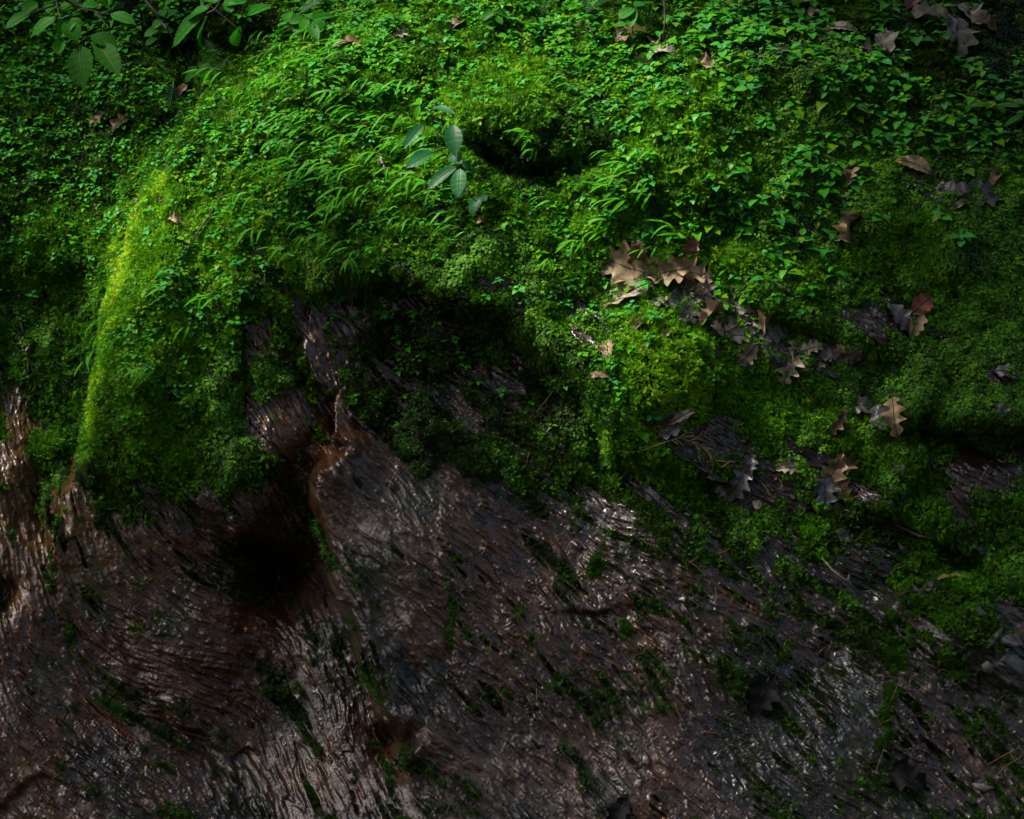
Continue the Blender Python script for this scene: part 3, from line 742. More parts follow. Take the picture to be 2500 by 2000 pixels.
DL = [ # u, v, length, angle, colour, label, options
 (1335,572,150,200,'tan','large tan oak leaf with broad lobes crowning the litter heap',dict(curl=.35,deep=.45,wr=.42,tilt=8,lift=.02,mark='the large tan oak leaf')),
 (1412,575,110,168,'tan','tan oak leaf lapping the right side of the large crowning leaf',dict(curl=.5,deep=.5,lift=.022,mark='the lapped tan oak leaf')),
 (1345,548,80,265,'brown','brown upright oak lobe behind the crowning litter leaf',dict(curl=.4,deep=.35,lift=.025,tilt=25)),
 (1455,585,95,10,'tan','long-lobed tan oak leaf pointing right from the heap top',dict(curl=.5,deep=.6,lift=.02)),
 (1318,626,135,158,'pale','pale tan pointed leaf under the twig left of the litter',dict(curl=.3,deep=.25,wr=.24,lift=.014,mark='the pale pointed leaf')),
 (1445,524,52,300,'red','dark red-brown leaf standing above the litter heap',dict(curl=.5,deep=.2,tilt=20,lift=.02)),
 (1500,668,90,140,'tan','tan curled leaf with a dark hollow in mid litter',dict(curl=1.0,deep=.4,lift=.02,roll=30,mark='the tan curled litter leaf')),
 (1478,612,70,75,'pale','pale torn oak leaf on the upper litter slope',dict(curl=.6,deep=.6,lift=.016)),
 (1508,640,62,80,'pale','small pale lobed leaf just below the torn one',dict(curl=.6,deep=.65,lift=.016)),
 (1556,660,72,20,'grey','greyish tan leaf at the upper right rim of the litter',dict(curl=.4,deep=.4,lift=.014)),
 (1618,690,72,120,'brown','brown curled leaf standing on edge in the litter strip',dict(curl=1.1,deep=.2,roll=45,tilt=15,lift=.028,mark='the upright brown litter leaf')),
 (1668,690,48,250,'tan','small rounded tan leaf at the litter strip top edge',dict(curl=.4,deep=.2,wr=.42,lift=.018)),
 (1545,712,75,0,'pale','pale brown wavy leaf across the middle of the litter',dict(curl=.6,deep=.5,lift=.016)),
 (1572,745,62,130,'pale','pale leaf at the lower edge of the mid litter',dict(curl=.5,deep=.4,lift=.016)),
 (1668,762,115,110,'pale','pale grey holed oak leaf hanging over the litter edge',dict(curl=.7,deep=.7,lobes=5,lift=.018,mark='the holed pale oak leaf')),
 (1705,742,58,340,'pale','small pale lobed leaf right of the holed oak leaf',dict(curl=.5,deep=.5,lift=.016)),
 (1345,693,56,340,'brown','dark brown leaf sunk in bright moss below the litter',dict(curl=.8,deep=.2,lift=.008,mark='the sunken brown leaf')),
 (1405,706,38,120,'tan','small tan scrap in bright moss beside the litter',dict(curl=.8,deep=.3,lift=.01)),
 (1283,742,58,250,'tan','tan leaf tip poking from the bright moss cushion',dict(curl=.6,deep=.3,lift=.012,mark='the tan leaf tip in moss')),
 (1258,798,52,185,'tan','tan narrow leaf on the left edge of the bright cushion',dict(curl=.6,deep=.2,wr=.22,lift=.012)),
 (1412,892,95,152,'slate','slate grey curled leaf with pale edge below the bright cushion',dict(curl=.9,deep=.25,lift=.014,mark='the slate leaf with pale edge')),
 (1432,880,70,150,'pale','pale strip of leaf leaning on the slate curled leaf',dict(curl=.9,deep=.3,wr=.2,lift=.024)),
 (1550,1015,95,120,'slate','blue-grey crumpled wet leaf on bare soil under moss',dict(curl=.9,deep=.5,lift=.014,mark='the blue-grey crumpled leaf')),
 (1575,982,62,100,'slate','smaller blue-grey leaf above the crumpled one',dict(curl=.9,deep=.4,lift=.018)),
 (1530,1030,60,200,'slate','wet grey leaf lobe left of the crumpled leaf',dict(curl=.7,deep=.5,lift=.01)),
 (1660,990,58,175,'pale','pale lobed oak leaf scrap right of blue-grey leaves',dict(curl=.6,deep=.5,lift=.014,mark='the pale oak scrap')),
 (1745,1000,95,300,'tan','olive tan oak leaf standing up from grey leaf',dict(curl=.6,deep=.45,tilt=20,lift=.02,mark='the standing olive oak leaf')),
 (1732,1035,95,95,'slate','grey pointed oak leaf below the standing olive leaf',dict(curl=.4,deep=.55,lift=.014)),
 (1772,1030,70,60,'brown','dull brown leaf right of the grey pointed leaf',dict(curl=.5,deep=.4,lift=.012)),
 (1775,985,70,330,'brown','brown crumpled leaf behind the standing olive leaf',dict(curl=.9,deep=.4,lift=.016)),
 (1760,890,80,125,'brown','narrow brown forked leaf across round-leaved moss',dict(curl=.7,deep=.6,wr=.22,lift=.014,mark='the narrow forked leaf')),
 (1885,880,100,80,'tan','tan and grey oak leaf draped over a moss edge',dict(curl=.8,deep=.65,lobes=4,lift=.018,mark='the draped oak leaf')),
 (1855,880,75,60,'slate','slate wet leaf beside the draped oak leaf',dict(curl=.5,deep=.4,lift=.010)),
 (1812,858,70,10,'dark','dark wet leaf left of the draped oak leaf',dict(curl=.4,deep=.3,lift=.008)),
 (1892,992,48,70,'dark','single dark leaf lying right of olive oak leaf',dict(curl=.5,deep=.2,lift=.012)),
 (1936,646,62,320,'red','brick-red leaf above grey litter near right edge',dict(curl=.3,deep=.15,wr=.4,lift=.02,mark='the brick-red leaf')),
 (1920,684,78,110,'tan','tan folded leaf just under the brick-red leaf',dict(curl=.8,deep=.3,lift=.016)),
 (1892,672,80,60,'slate','grey wet leaf left of the brick-red leaf',dict(curl=.4,deep=.4,lift=.010)),
 (1800,478,78,110,'tan','tightly curled tan leaf among right-hand seedlings',dict(curl=1.3,deep=.3,wr=.42,roll=30,lift=.02,mark='the tightly curled tan leaf')),
 (1775,512,38,190,'pale','pale curled tip below the tightly curled tan leaf',dict(curl=1.2,deep=.3,lift=.018)),
 (1790,375,70,100,'tan','ragged tan leaf full of holes above curled leaf',dict(curl=.9,deep=.7,lift=.016,mark='the ragged holed leaf')),
 (1783,420,60,95,'brown','limp brown leaf hanging under the ragged leaf',dict(curl=.7,deep=.3,wr=.2,lift=.014)),
 (1921,362,92,22,'tan','flat tan toothed beech leaf lying on dark moss',dict(kind='beech',wr=.26,lift=.022,tilt=-4,mark='the toothed beech leaf')),
 (2092,385,50,300,'brown','brown curled leaf by the dark gully far right',dict(curl=.8,deep=.2,lift=.016,mark='the curled leaf by the gully')),
 (2020,440,55,150,'pale','small pale leaf under the dark gully',dict(curl=.9,deep=.1,wr=.22,lift=.014)),
 (1990,412,110,20,'dark','dark wet leaf lining the gully left part',dict(curl=.3,deep=.4,lift=.006)),
 (2060,412,120,5,'dark','dark wet leaf lining the gully right part',dict(curl=.3,deep=.4,lift=.006)),
 (1925,388,95,15,'dark','dark sodden leaf beneath the toothed beech leaf',dict(curl=.3,deep=.3,lift=.004)),
 (1770,72,88,8,'grey','grey scalloped leaf on the dark upper ledge',dict(kind='beech',curl=.5,wr=.24,lift=.016,mark='the grey scalloped leaf')),
 (1712,42,46,15,'pale','small pale leaf curled at the upper right',dict(curl=.9,deep=.15,lift=.016,mark='the small pale leaf')),
 (1850,92,100,80,'grey','large grey-brown leaf behind upper right seedlings',dict(curl=.5,deep=.3,wr=.42,lift=.014,tilt=10,mark='the large grey-brown leaf')),
 (1825,115,60,200,'dark','dark folded leaf left of the large grey-brown leaf',dict(curl=.7,deep=.2,lift=.010)),
 (1960,52,110,195,'grey','broad grey leaf folded in the upper right corner',dict(curl=.7,deep=.3,wr=.4,lift=.02,mark='the broad grey corner leaf')),
 (2010,78,130,110,'grey','biggest pale grey leaf of the upper right heap',dict(curl=.5,deep=.4,wr=.42,lift=.012)),
 (2040,40,95,60,'grey','grey lobed leaf at the heap back upper right',dict(curl=.5,deep=.45,wr=.4,lift=.018)),
 (2070,62,70,20,'brown','brown leaf at right end of the upper heap',dict(curl=.5,deep=.3,lift=.014)),
 (1918,18,62,290,'red','reddish brown leaf at the top edge right',dict(curl=.6,deep=.1,lift=.02,mark='the reddish leaf at the top edge')),
 (1645,112,62,120,'dark','dark slate leaf left of the right moss mound',dict(curl=.5,deep=.2,lift=.010,mark='the dark slate leaf')),
 (1690,86,60,0,'brown','purple-brown leaf lying behind the moss mound',dict(curl=.4,deep=.2,lift=.008)),
 (1330,78,90,150,'brown','spidery brown oak leaf under upper seedlings',dict(curl=.4,deep=.7,lobes=4,lift=.012,mark='the spidery brown oak leaf')),
 (1215,70,70,210,'brown','half-hidden brown oak leaf behind upper seedlings',dict(curl=.4,deep=.5,lift=.012,mark='the half-hidden brown oak leaf')),
 (1390,122,80,30,'grey','grey torn leaf below the spidery oak leaf',dict(curl=.5,deep=.5,lift=.012)),
 (1480,146,80,10,'tan','tan lobed leaf above bright moss slope',dict(curl=.5,deep=.55,lift=.012,mark='the tan lobed leaf')),
 (1385,100,60,80,'brown','upright brown leaf among dark stems at top',dict(curl=.7,deep=.4,tilt=20,lift=.014)),
 (735,98,80,350,'brown','brown leaf lying on the bright upper ledge',dict(curl=.4,deep=.2,wr=.22,lift=.012,mark='the brown leaf on the bright ledge')),
 (845,80,45,340,'grey','small grey lobed leaf on the upper ledge',dict(curl=.5,deep=.6,lift=.014)),
 (965,58,56,330,'brown','brown leaf deep between upper ledge seedlings',dict(curl=.5,deep=.2,lift=.012)),
 (392,200,62,100,'brown','brown hanging leaf in the dark gap top left',dict(curl=.6,deep=.2,wr=.26,lift=.02,mark='the brown hanging leaf')),
 (260,272,70,135,'brown','forked brown oak leaf on the left moss wall',dict(curl=.4,deep=.7,lobes=3,lift=.018,mark='the forked brown leaf')),
 (215,258,48,110,'brown','small brown leaf beside the forked one',dict(curl=.5,deep=.3,lift=.016)),
 (366,478,40,20,'tan','small tan crumpled leaf on the mossy nose',dict(curl=1.0,deep=.3,wr=.45,lift=.016,mark='the crumpled tan leaf')),
 (882,292,26,20,'pale','tiny pale scrap behind the blue-green plant',dict(curl=.9,deep=.2,wr=.5,lift=.014,ribs=False)),
 (1012,470,26,0,'tan','tiny tan scrap below the blue-green plant',dict(curl=.8,deep=.2,wr=.5,lift=.012,ribs=False)),
 (768,272,22,0,'brown','tiny brown scrap amid the drooping grass',dict(curl=.8,deep=.2,wr=.5,lift=.012,ribs=False)),
 (490,252,60,5,'dark','dark wet leaf hidden under ledge seedlings',dict(curl=.3,deep=.2,lift=.004,mark='the slate leaf under seedlings')),
 (2008,1226,72,160,'ochre','ochre folded leaf resting on the mossy boulder top',dict(curl=.4,deep=.1,wr=.2,tilt=0,lift=.012,mark='the ochre leaf')),
 (1962,1242,42,155,'slate','small slate leaf just left of the ochre leaf',dict(curl=.3,deep=.1,lift=.008)),
 (1592,1062,22,30,'pale','tiny pale leaf chip under blue-grey leaves',dict(curl=.3,deep=.1,wr=.5,lift=.012,ribs=False)),
 (1600,1462,100,120,'black','black rotten leaf plastered on lower rock',dict(curl=.5,deep=.4,wr=.44,lift=.014,mark='the black rotten leaf')),
 (1895,1640,110,20,'black','black torn leaf stuck on the lower right rock',dict(curl=.5,deep=.4,wr=.4,lift=.014,mark='the black torn leaf')),
 (1305,1712,70,120,'black','black wet leaf at the bottom edge',dict(curl=.6,deep=.3,wr=.4,lift=.014,mark='the black leaf at the bottom')),
 (2120,788,60,10,'slate','slate wet leaf pressed in moss far right',dict(curl=.3,deep=.3,lift=.008,mark='the slate leaf far right')),
 (2110,870,50,60,'dark','dark leaf scrap under the far right needles',dict(curl=.4,deep=.3,lift=.008)),
 (1700,488,50,100,'dark','dark leaf stub between right seedlings and curl',dict(curl=.5,deep=.2,lift=.008)),
 (1390,645,60,20,'pale','pale flat leaf at the lower left litter edge',dict(curl=.3,deep=.4,lift=.008)),
 (1772,1132,50,20,'dark','dark leaf scrap above the pale stick',dict(curl=.4,deep=.3,lift=.006)),
]
for k, (uu, vv, Lu, ang, col, lab, kw) in enumerate(DL): dead(uu, vv, Lu, ang, col, lab, 1000 + k, **kw)
# sodden dark leaves that make the bed of the litter strip
strip = np.array([(1400,600),(1460,640),(1530,690),(1610,715),(1700,735),(1790,760)])
for k in range(84):
    t = random.random() * (len(strip) - 1); q = int(t); c = strip[q] * (1 - t + q) + strip[q + 1] * (t - q)
    off = random.gauss(0, 1) * (24 if q < 1 else 26)
    dead(c[0] + random.gauss(0, 14), c[1] + off, random.uniform(40, 76), random.uniform(0, 360), random.choice(('dark', 'dark', 'dark', 'slate')),
         'sodden dark leaf in the bed of the litter strip', 2000 + k, curl=random.uniform(.05, .4), deep=random.uniform(.15, .4), lift=random.uniform(.004, .013),
         tilt=random.uniform(-10, 10), roll=random.uniform(-14, 14), group='sodden leaves of the litter strip', ribs=False)
for k in range(16):
    t = random.random() * (len(strip) - 1); q = int(t); c = strip[q] * (1 - t + q) + strip[q + 1] * (t - q)
    dead(c[0] + random.gauss(0, 12), c[1] + random.gauss(0, 20), random.uniform(26, 48), random.uniform(0, 360), random.choice(('pale', 'tan', 'grey')),
         'pale leaf scrap scattered over the dark litter strip', 2100 + k, curl=random.uniform(.3, .9), deep=random.uniform(.3, .7), lift=random.uniform(.012, .020),
         tilt=random.uniform(-15, 15), roll=random.uniform(-20, 20), group='pale scraps on the litter strip', ribs=False)
MARKS += [(960, 300, 'the blue-green plant'), (1280, 800, 'the bright moss cushion'), (1090, 330, 'the mossy hollow'), (300, 650, 'the lit mossy nose'), (100, 60, 'the left broad-leaved branch'),
          (440, 80, 'the second broad-leaved branch'), (615, 70, 'the small broad-leaved plant'), (1345, 30, 'the toothed top plant'), (1430, 940, 'the dead twig'), (600, 200, 'the bright ledge'),
          (200, 450, 'the left moss wall'), (60, 300, 'the left picture edge'), (700, 420, 'the drooping grass'), (2120, 230, 'the right picture edge'), (1060, 160, 'the yellow moss top'),
          (1240, 250, 'the upper moss slope'), (1500, 380, 'the lower moss slope'), (1130, 480, 'the middle moss bank'), (1030, 20, 'the top fern'), (1550, 230, 'the moss knoll'), (780, 570, 'the bare straws')]
def compass(du, dv):
    a = math.degrees(math.atan2(dv, du)) % 360
    return ['right of', 'below and right of', 'below', 'below and left of', 'left of', 'above and left of', 'above', 'above and right of'][int((a + 22.5) // 45) % 8]
ORD = ['nearest', 'second nearest', 'third nearest', 'fourth nearest', 'fifth nearest', 'sixth nearest', 'seventh nearest', 'eighth nearest', 'ninth nearest', 'tenth nearest', 'eleventh nearest', 'twelfth nearest', 'thirteenth nearest', 'fourteenth nearest', 'fifteenth nearest', 'sixteenth nearest', 'seventeenth nearest', 'eighteenth nearest']
def name_each(items, noun):
    """labels by the closest landmark, the side it lies on and the order of distance"""
    bins = {}
    for k, (uu, vv) in enumerate(items):
        d, mk = min((math.hypot(uu - a, vv - b), (a, b, t)) for a, b, t in MARKS)
        bins.setdefault((mk[2], compass(uu - mk[0], vv - mk[1])), []).append((d, k))
    out = [None] * len(items)
    for (t, c), l in bins.items():
        for q, (d, k) in enumerate(sorted(l)):
            out[k] = '%s %s %s' % (noun, c, t) if len(l) == 1 else '%s %s %s, %s' % (noun, c, t, ORD[min(q, len(ORD) - 1)])
    return out
# ------------------------------------------------------------------ seedlings
def frame(p, n, up=0.75, toward=0.25):
    z = (Vector(n) * (1 - up) + Vector((-0.12, -toward, 1)) * up + Vector((random.gauss(0, .16), random.gauss(0, .16), 0))).normalized()
    return z
avoid = np.zeros(SH)
for (uu, vv, Lu, *_r) in DL: avoid = np.maximum(avoid, np.exp(-((u - uu) ** 2 + (v - vv) ** 2) / (Lu * 0.30) ** 2))
for a_, b_ in zip(strip[:-1], strip[1:]):
    dx, dy = b_ - a_; t = np.clip(((u - a_[0]) * dx + (v - a_[1]) * dy) / (dx * dx + dy * dy), 0, 1)
    avoid = np.maximum(avoid, np.exp(-(np.hypot(u - a_[0] - t * dx, v - a_[1] - t * dy) / 40) ** 2))
sw = (samp(SEED, u, v) ** 1.25 * (1 - 0.55 * sst(1050, 1500, u))) * (0.35 + 0.65 * sst(-0.4, 0.8, nz(SH, 14))) * (1 - 0.9 * avoid)
sw = sw / area                                  # spread evenly as seen from the creek, not by steepness
p, nr, i, j = sample(sw, 4300)
szr = 0.56 + 0.45 * sst(1150, 1700, u[i, j]) + 0.15 * (1 - sst(60, 260, v[i, j]))
sc = rng.uniform(0.7, 1.25, len(i)) * szr
su, sv = u[i, j], v[i, j]
inside = (su > -30) & (su < 2186) & (sv > -25) & (sv < 1740)
order = np.argsort(-(sc * inside)); big = order[:300]; rest = order[300:]
labs = name_each([(su[k], sv[k]) for k in big], 'green seedling')
for q, k in enumerate(big):
    pr = seed_protos[q % 7]; o = pr if q < 7 else copy_tree(pr)
    z = frame(p[k], nr[k]); m = z.to_track_quat('Z', 'Y').to_matrix().to_4x4() @ Matrix.Rotation(random.uniform(0, 6.283), 4, 'Z')
    o.matrix_world = Matrix.Translation(Vector(p[k]) + Vector(nr[k]) * 0.004) @ m @ Matrix.Scale(float(sc[k]), 4)
    tag(o, labs[q], 'seedling', 'green seedlings growing in the moss')
zz = np.array([frame(p[k], nr[k]) for k in rest])
scatter('seedling_cover', p[rest] + nr[rest] * 0.004, euler_from(zz, rng.random(len(rest)) * 6.283), sc[rest], rng.random(len(rest)),
        source('seedling_source', seed_joined, None), 'crowd of small green seedlings covering the upper bank', 'seedlings')
# ------------------------------------------------------------------ drooping stilt grass
gw = samp(GRAS, u, v) ** 1.2 / area * (0.3 + 0.7 * sst(-.3, .8, nz(SH, 12)))
p, nr, i, j = sample(gw, 170)
labs = name_each(list(zip(u[i, j], v[i, j])), 'drooping narrow-leaved grass')
for q in range(len(i)):
    pr = grass_protos[q % 6]; o = pr if q < 6 else copy_tree(pr)
    yaw = math.pi + random.gauss(0.1, 0.45)               # tips hang to the left and towards the creek
    z = (Vector(nr[q]) * 0.55 + Vector((0, -0.1, 0.6))).normalized()
    qz = Vector((0, 0, 1)).rotation_difference(z).to_matrix().to_4x4()
    o.matrix_world = Matrix.Translation(Vector(p[q])) @ qz @ Matrix.Rotation(yaw, 4, 'Z') @ Matrix.Scale(random.uniform(0.55, 1.05), 4)
    tag(o, labs[q], 'grass plant', 'drooping grass plants on the bank')

# ------------------------------------------------------------------ broad-leaved plants
def world(uu, vv, out):         # a point 'out' metres in front of the bank at (uu, vv)
    pp, n_ = at1(uu, vv); k = 1 - out / (pp.y + CAMD)
    return Vector((pp.x * k, (pp.y + CAMD) * k - CAMD, pp.z * k))
def free_leaf(root, base, tip, Wd, mat, face=(-.1, -.75, .65), fold=.15, curl=.35, serr=.05, label=None, n=16, shape='ovate'):
    """a leaf child from base to tip (world points), its upper side turned towards face"""
    x = tip - base; L = x.length; x.normalize(); fz = Vector(face); fz = (fz - x * fz.dot(x)).normalized(); y = fz.cross(x)
    m = Matrix((x, y, fz)).transposed().to_4x4(); m.translation = base
    v, f = [], []; n = 26; tw = random.uniform(-.25, .25)
    for k in range(n + 1):
        t = k / n; w = Wd * math.sin(math.pi * min(1, t ** .72)) ** .85 * (1 + (serr if k % 2 else -serr)); w *= 1 - .55 * max(0, t - .8) / .2
        if k in (0, n): w = .0003
        a = curl * t; cx = L * t * math.cos(a * .5); cz = -L * t * math.sin(a * .6); rp = .005 * L * (1 if (k // 2) % 2 else -1) * math.sin(math.pi * t)
        for q in (-1, -.55, 0, .55, 1):
            yy = q * w; v.append((cx + abs(q) * w * .35 + (.02 * L if abs(q) == 1 and k % 2 else 0), yy, cz + abs(q) * w * fold + (rp * .5 if q else 0) + tw * yy + .1 * w * abs(q) ** 3 * math.sin(6 * t)))
    for k in range(n):
        for q in range(4): a = 5 * k + q; f.append((a, a + 5, a + 6, a + 1))
    vf = (v, f)
    o = link('leaf', mesh('broad_leaf', *vf, mat, True), root, root.matrix_world.inverted() @ m)
    pts = [Vector(vf[0][5 * k + 2]) + Vector((0, 0, .0004)) for k in range(0, n + 1, 2)]
    link('midrib', mesh('leaf_midrib', *tube(pts, .0011 * L / .1, .0003, 4), M_STEM), o)
    if label: o['label'] = label
    return o
def plant(name, label, cat, basev, stemv, leaves, mat, stemmat=None, r0=.0022, out=0.05, tone=None):
    b = world(*basev); root = link(name, None); root.location = b; root.empty_display_size = .05
    tag(root, label, cat); bpy.context.view_layer.update()
    inv = root.matrix_world.inverted()
    for st in stemv:
        pts = [inv @ world(*s) for s in st]
        link('stem', mesh('plant_stem', *tube(pts, r0, r0 * .5, 5), stemmat or M_DSTEM), root)
    for l in leaves:
        (bu, bv), (tu, tv), w = l[:3]; o1 = l[3] if len(l) > 3 else out; mm = l[4] if len(l) > 4 else mat
        free_leaf(root, world(bu, bv, o1), world(tu, tv, o1 - .005), w * VM, mm, serr=.05 if w > 9 else .03, label=(l[5] if len(l) > 5 else None))
    return root
plant('broad_leaved_branch', 'branch of big toothed leaves hanging in the top left corner', 'leafy branch', (120, -60, .12),
 [[(120,-60,.12),(118,0,.2),(125,40,.22)],[(118,-20,.18),(180,20,.2),(230,30,.2)],[(118,10,.2),(60,30,.2),(50,34,.2)],[(125,40,.22),(170,85,.2),(172,90,.2)],[(200,25,.2),(230,60,.2)]],
 [((68,26),(6,52),18,.2),((118,38),(60,68),20,.22),((122,42),(140,72),17,.22),((138,44),(162,82),22,.22),((150,38),(165,60),16,.2),((160,45),(118,75),12,.22),
  ((80,5),(45,20),16,.2),((170,12),(205,8),20,.2),((232,30),(284,42),16,.2),((100,28),(112,4),18,.2),((168,95),(168,176),31,.2,M_DARKL,'dark drooping shaded leaf'),
  ((190,75),(245,90),24,.19,M_DARKL),((205,90),(248,144),26,.19,M_DARKL),((130,80),(118,112),15,.2),((60,0),(40,-12),14,.2),((150,10),(120,18),16,.2)], M_BIG)
plant('broad_leaved_branch', 'second branch of big toothed leaves right of the corner one', 'leafy branch', (470, -50, .12),
 [[(470,-50,.12),(465,0,.2),(450,22,.2),(420,36,.2)],[(440,10,.2),(500,60,.17),(540,120,.12)],[(300,-10,.14),(350,60,.14),(400,140,.1)]],
 [((430,30),(346,90),24,.2),((436,34),(406,96),24,.2),((440,18),(386,34),20,.2),((504,56),(492,92),22,.18),((468,12),(520,-8),24,.2),((520,34),(572,-2),19,.18),((458,104),(420,132),17,.16),
  ((455,6),(440,-15),20,.2),((480,4),(486,22),14,.2)], M_BIG)
plant('leafy_sapling', 'small upright plant with pointed leaves at the ledge back', 'leafy plant', (612, 98, .01),
 [[(612,98,.01),(612,75,.05),(607,50,.08)]],
 [((607,48),(603,18),15,.08),((609,50),(640,32),15,.08),((612,56),(566,64),11,.07),((612,60),(568,82),14,.07),((614,66),(640,48),14,.06),((612,70),(556,105),12,.05)], M_BIG, M_STEM, .0015)
plant('leafy_sapling', 'small plant with clustered leaves right of the pointed sapling', 'leafy plant', (650, 92, .01),
 [[(650,92,.01),(652,70,.05),(652,44,.08)]],
 [((652,42),(628,62),17,.08),((654,42),(700,22),16,.08),((656,46),(682,56),15,.08),((652,50),(668,76),13,.07),((654,40),(645,18),13,.08)], M_BIG, M_STEM, .0015)
plant('leafy_sapling', 'dim plant of rounded leaves in the dark gap', 'leafy plant', (405, 170, .01),
 [[(405,170,.01),(410,150,.05),(415,140,.06)]],
 [((415,140),(390,158),10,.06),((418,142),(440,136),12,.06),((412,146),(430,156),12,.05),((408,150),(386,172),10,.05),((440,150),(424,170),11,.05)], M_BIG, M_STEM, .0015)
plant('leafy_sapling', 'pale leaved plant in the shade between two branches', 'leafy plant', (330, 110, .01),
 [[(330,110,.01),(335,80,.05),(345,40,.08)]],
 [((345,40),(372,14),13,.08),((343,44),(318,56),12,.08),((338,60),(300,72),12,.07),((336,66),(366,60),11,.07),((332,80),(305,92),10,.06),((345,36),(336,16),12,.08)], M_BIG, M_STEM, .0015)
plant('leafy_sapling', 'toothed nettle-like plant at the top right of centre', 'leafy plant', (1330, 85, .01),
 [[(1330,85,.01),(1332,50,.06),(1338,15,.1)]],
 [((1338,15),(1362,-4),16,.1),((1336,18),(1302,34),17,.1),((1334,22),(1326,52),13,.09),((1340,22),(1368,14),14,.09),((1334,42),(1360,46),13,.07),((1330,45),(1296,50),12,.07)], M_BIG, M_STEM, .0015)
plant('leafy_sapling', 'bright plant of broad leaves on the bank crest centre', 'leafy plant', (1040, 45, .01),
 [[(1040,45,.01),(1040,34,.04),(1042,24,.06)]],
 [((1042,24),(1072,30),10,.06),((1040,24),(1012,40),10,.06),((1042,26),(1046,8),9,.06),((1041,30),(1058,48),9,.05)], M_BIG, M_STEM, .0014)
plant('blue_green_plant', 'tall blue-green plant leaning left across the centre bank', 'leafy plant', (1004, 440, .0),
 [[(1004,440,.0),(985,400,.06),(968,345,.10),(955,315,.12),(935,270,.13),(905,235,.15),(884,222,.16)],[(952,312,.12),(930,312,.12),(914,318,.12)],[(905,235,.15),(912,226,.15)]],
 [((884,222),(880,200),7,.16,M_GRASS,'bright young tip leaf'),((884,222),(872,250),8,.16,M_GRASS,'bright young tip leaf'),((882,220),(858,216),5,.16,M_GRASS),
  ((912,226),(955,230),10,.15),((892,262),(846,304),13,.14),((914,320),(852,344),17,.13),((952,262),(957,322),20,.15),((965,285),(966,266),15,.14),
  ((972,345),(942,322),13,.11),((972,342),(990,352),13,.11),((962,350),(892,392),14,.11),((968,355),(962,410),18,.12),((990,398),(952,415),11,.08),
  ((1010,410),(990,450),14,.05),((985,360),(1016,360),9,.09),((1012,412),(1024,420),9,.05)], M_BLUE, M_DSTEM, .0016)
plant('grass_blade_plant', 'broad pale grass blades arching at the far right edge', 'grass plant', (2156, 246, .01),
 [[(2156,246,.01),(2120,232,.06),(2080,226,.06)]],
 [((2090,222),(2030,216),7,.07),((2150,225),(2095,214),9,.07),((2156,240),(2110,262),8,.06),((2160,220),(2130,205),8,.07)], M_BIG, M_STEM, .0014)
# a yellow sunlit sprout above the nose
plant('yellow_sprout', 'yellow-green sunlit sprout standing left of the nose rim', 'leafy plant', (286, 440, .005),
 [[(286,440,.005),(282,428,.03)]],[((282,428),(266,436),5,.03),((282,427),(288,415),5,.03),((284,430),(294,434),5,.03)], M_YEL, M_STEM, .001)
plant('lone_grass_sprout', 'lone bright grass sprout left of the nose edge', 'grass plant', (242, 610, .005),
 [[(242,610,.005),(232,598,.03),(224,592,.05)]],[((224,592),(198,597),4,.05),((226,593),(205,606),4,.05),((230,596),(222,606),3,.04)], M_GRASS, M_STEM, .0009)
for k, (uu, vv, lab) in enumerate([(938,716,'bright sprout alone on the dark central moss'),(868,676,'small bright sprout at the black moss upper edge'),(812,664,'tiny grass sprout on the black central moss'),(752,655,'tiny bright sprout left of the black moss'),(136,1070,'single tiny bright sprout low on the dark left rock'),(975,750,'tiny bright sprout below the central lone one')]):
    plant('lone_grass_sprout', lab, 'grass plant', (uu + 6, vv + 12, .0), [[(uu + 6, vv + 12, .0), (uu + 3, vv, .02)]],
          [((uu + 3, vv), (uu - 12, vv + 4), 3.2, .02), ((uu + 3, vv), (uu + 10, vv + 3), 3, .02), ((uu + 3, vv), (uu - 6, vv + 9), 2.6, .02)], M_GRASS, M_STEM, .0008)
# ferns
def fern(uu, vv, ang, Lu, label, out=.04, droop=.5):
    root = link('fern_frond', None, None, place_dir(uu, vv, ang, out)); tag(root, label, 'fern'); L = Lu * VM
    pts = [(L * t, 0, -droop * L * t * t) for t in np.linspace(0, 1, 9)]
    link('stem', mesh('fern_stem', *tube(pts, .0009, .0003, 4), M_STEM), root)
    n = 13
    for k in range(n):
        t = .12 + .86 * k / (n - 1); w = L * .30 * math.sin(math.pi * min(1, .18 + .8 * (1 - t))) ; w = max(w, L * .04)
        for s in (1, -1):
            v, f = [], []
            q = 6
            for h in range(q):                   # a pinna of small leaflets
                c = w * (h + .5) / q; sz = w / q * 1.0 * (1.35 - .8 * h / q)
                i = len(v); v += [(-sz * .5, s * (c - sz * .4), 0), (sz * .55, s * (c - sz * .2), .0006), (sz * .5, s * (c + sz * .45), 0), (-sz * .5, s * (c + sz * .35), .0004)]; f.append((i, i + 1, i + 2, i + 3))
            link('leaflet', mesh('fern_leaflet', v, f, M_FERN), root, Matrix.Translation((L * t, 0, -droop * L * t * t)) @ Matrix.Rotation(s * -.35, 4, 'Z'))
    return root
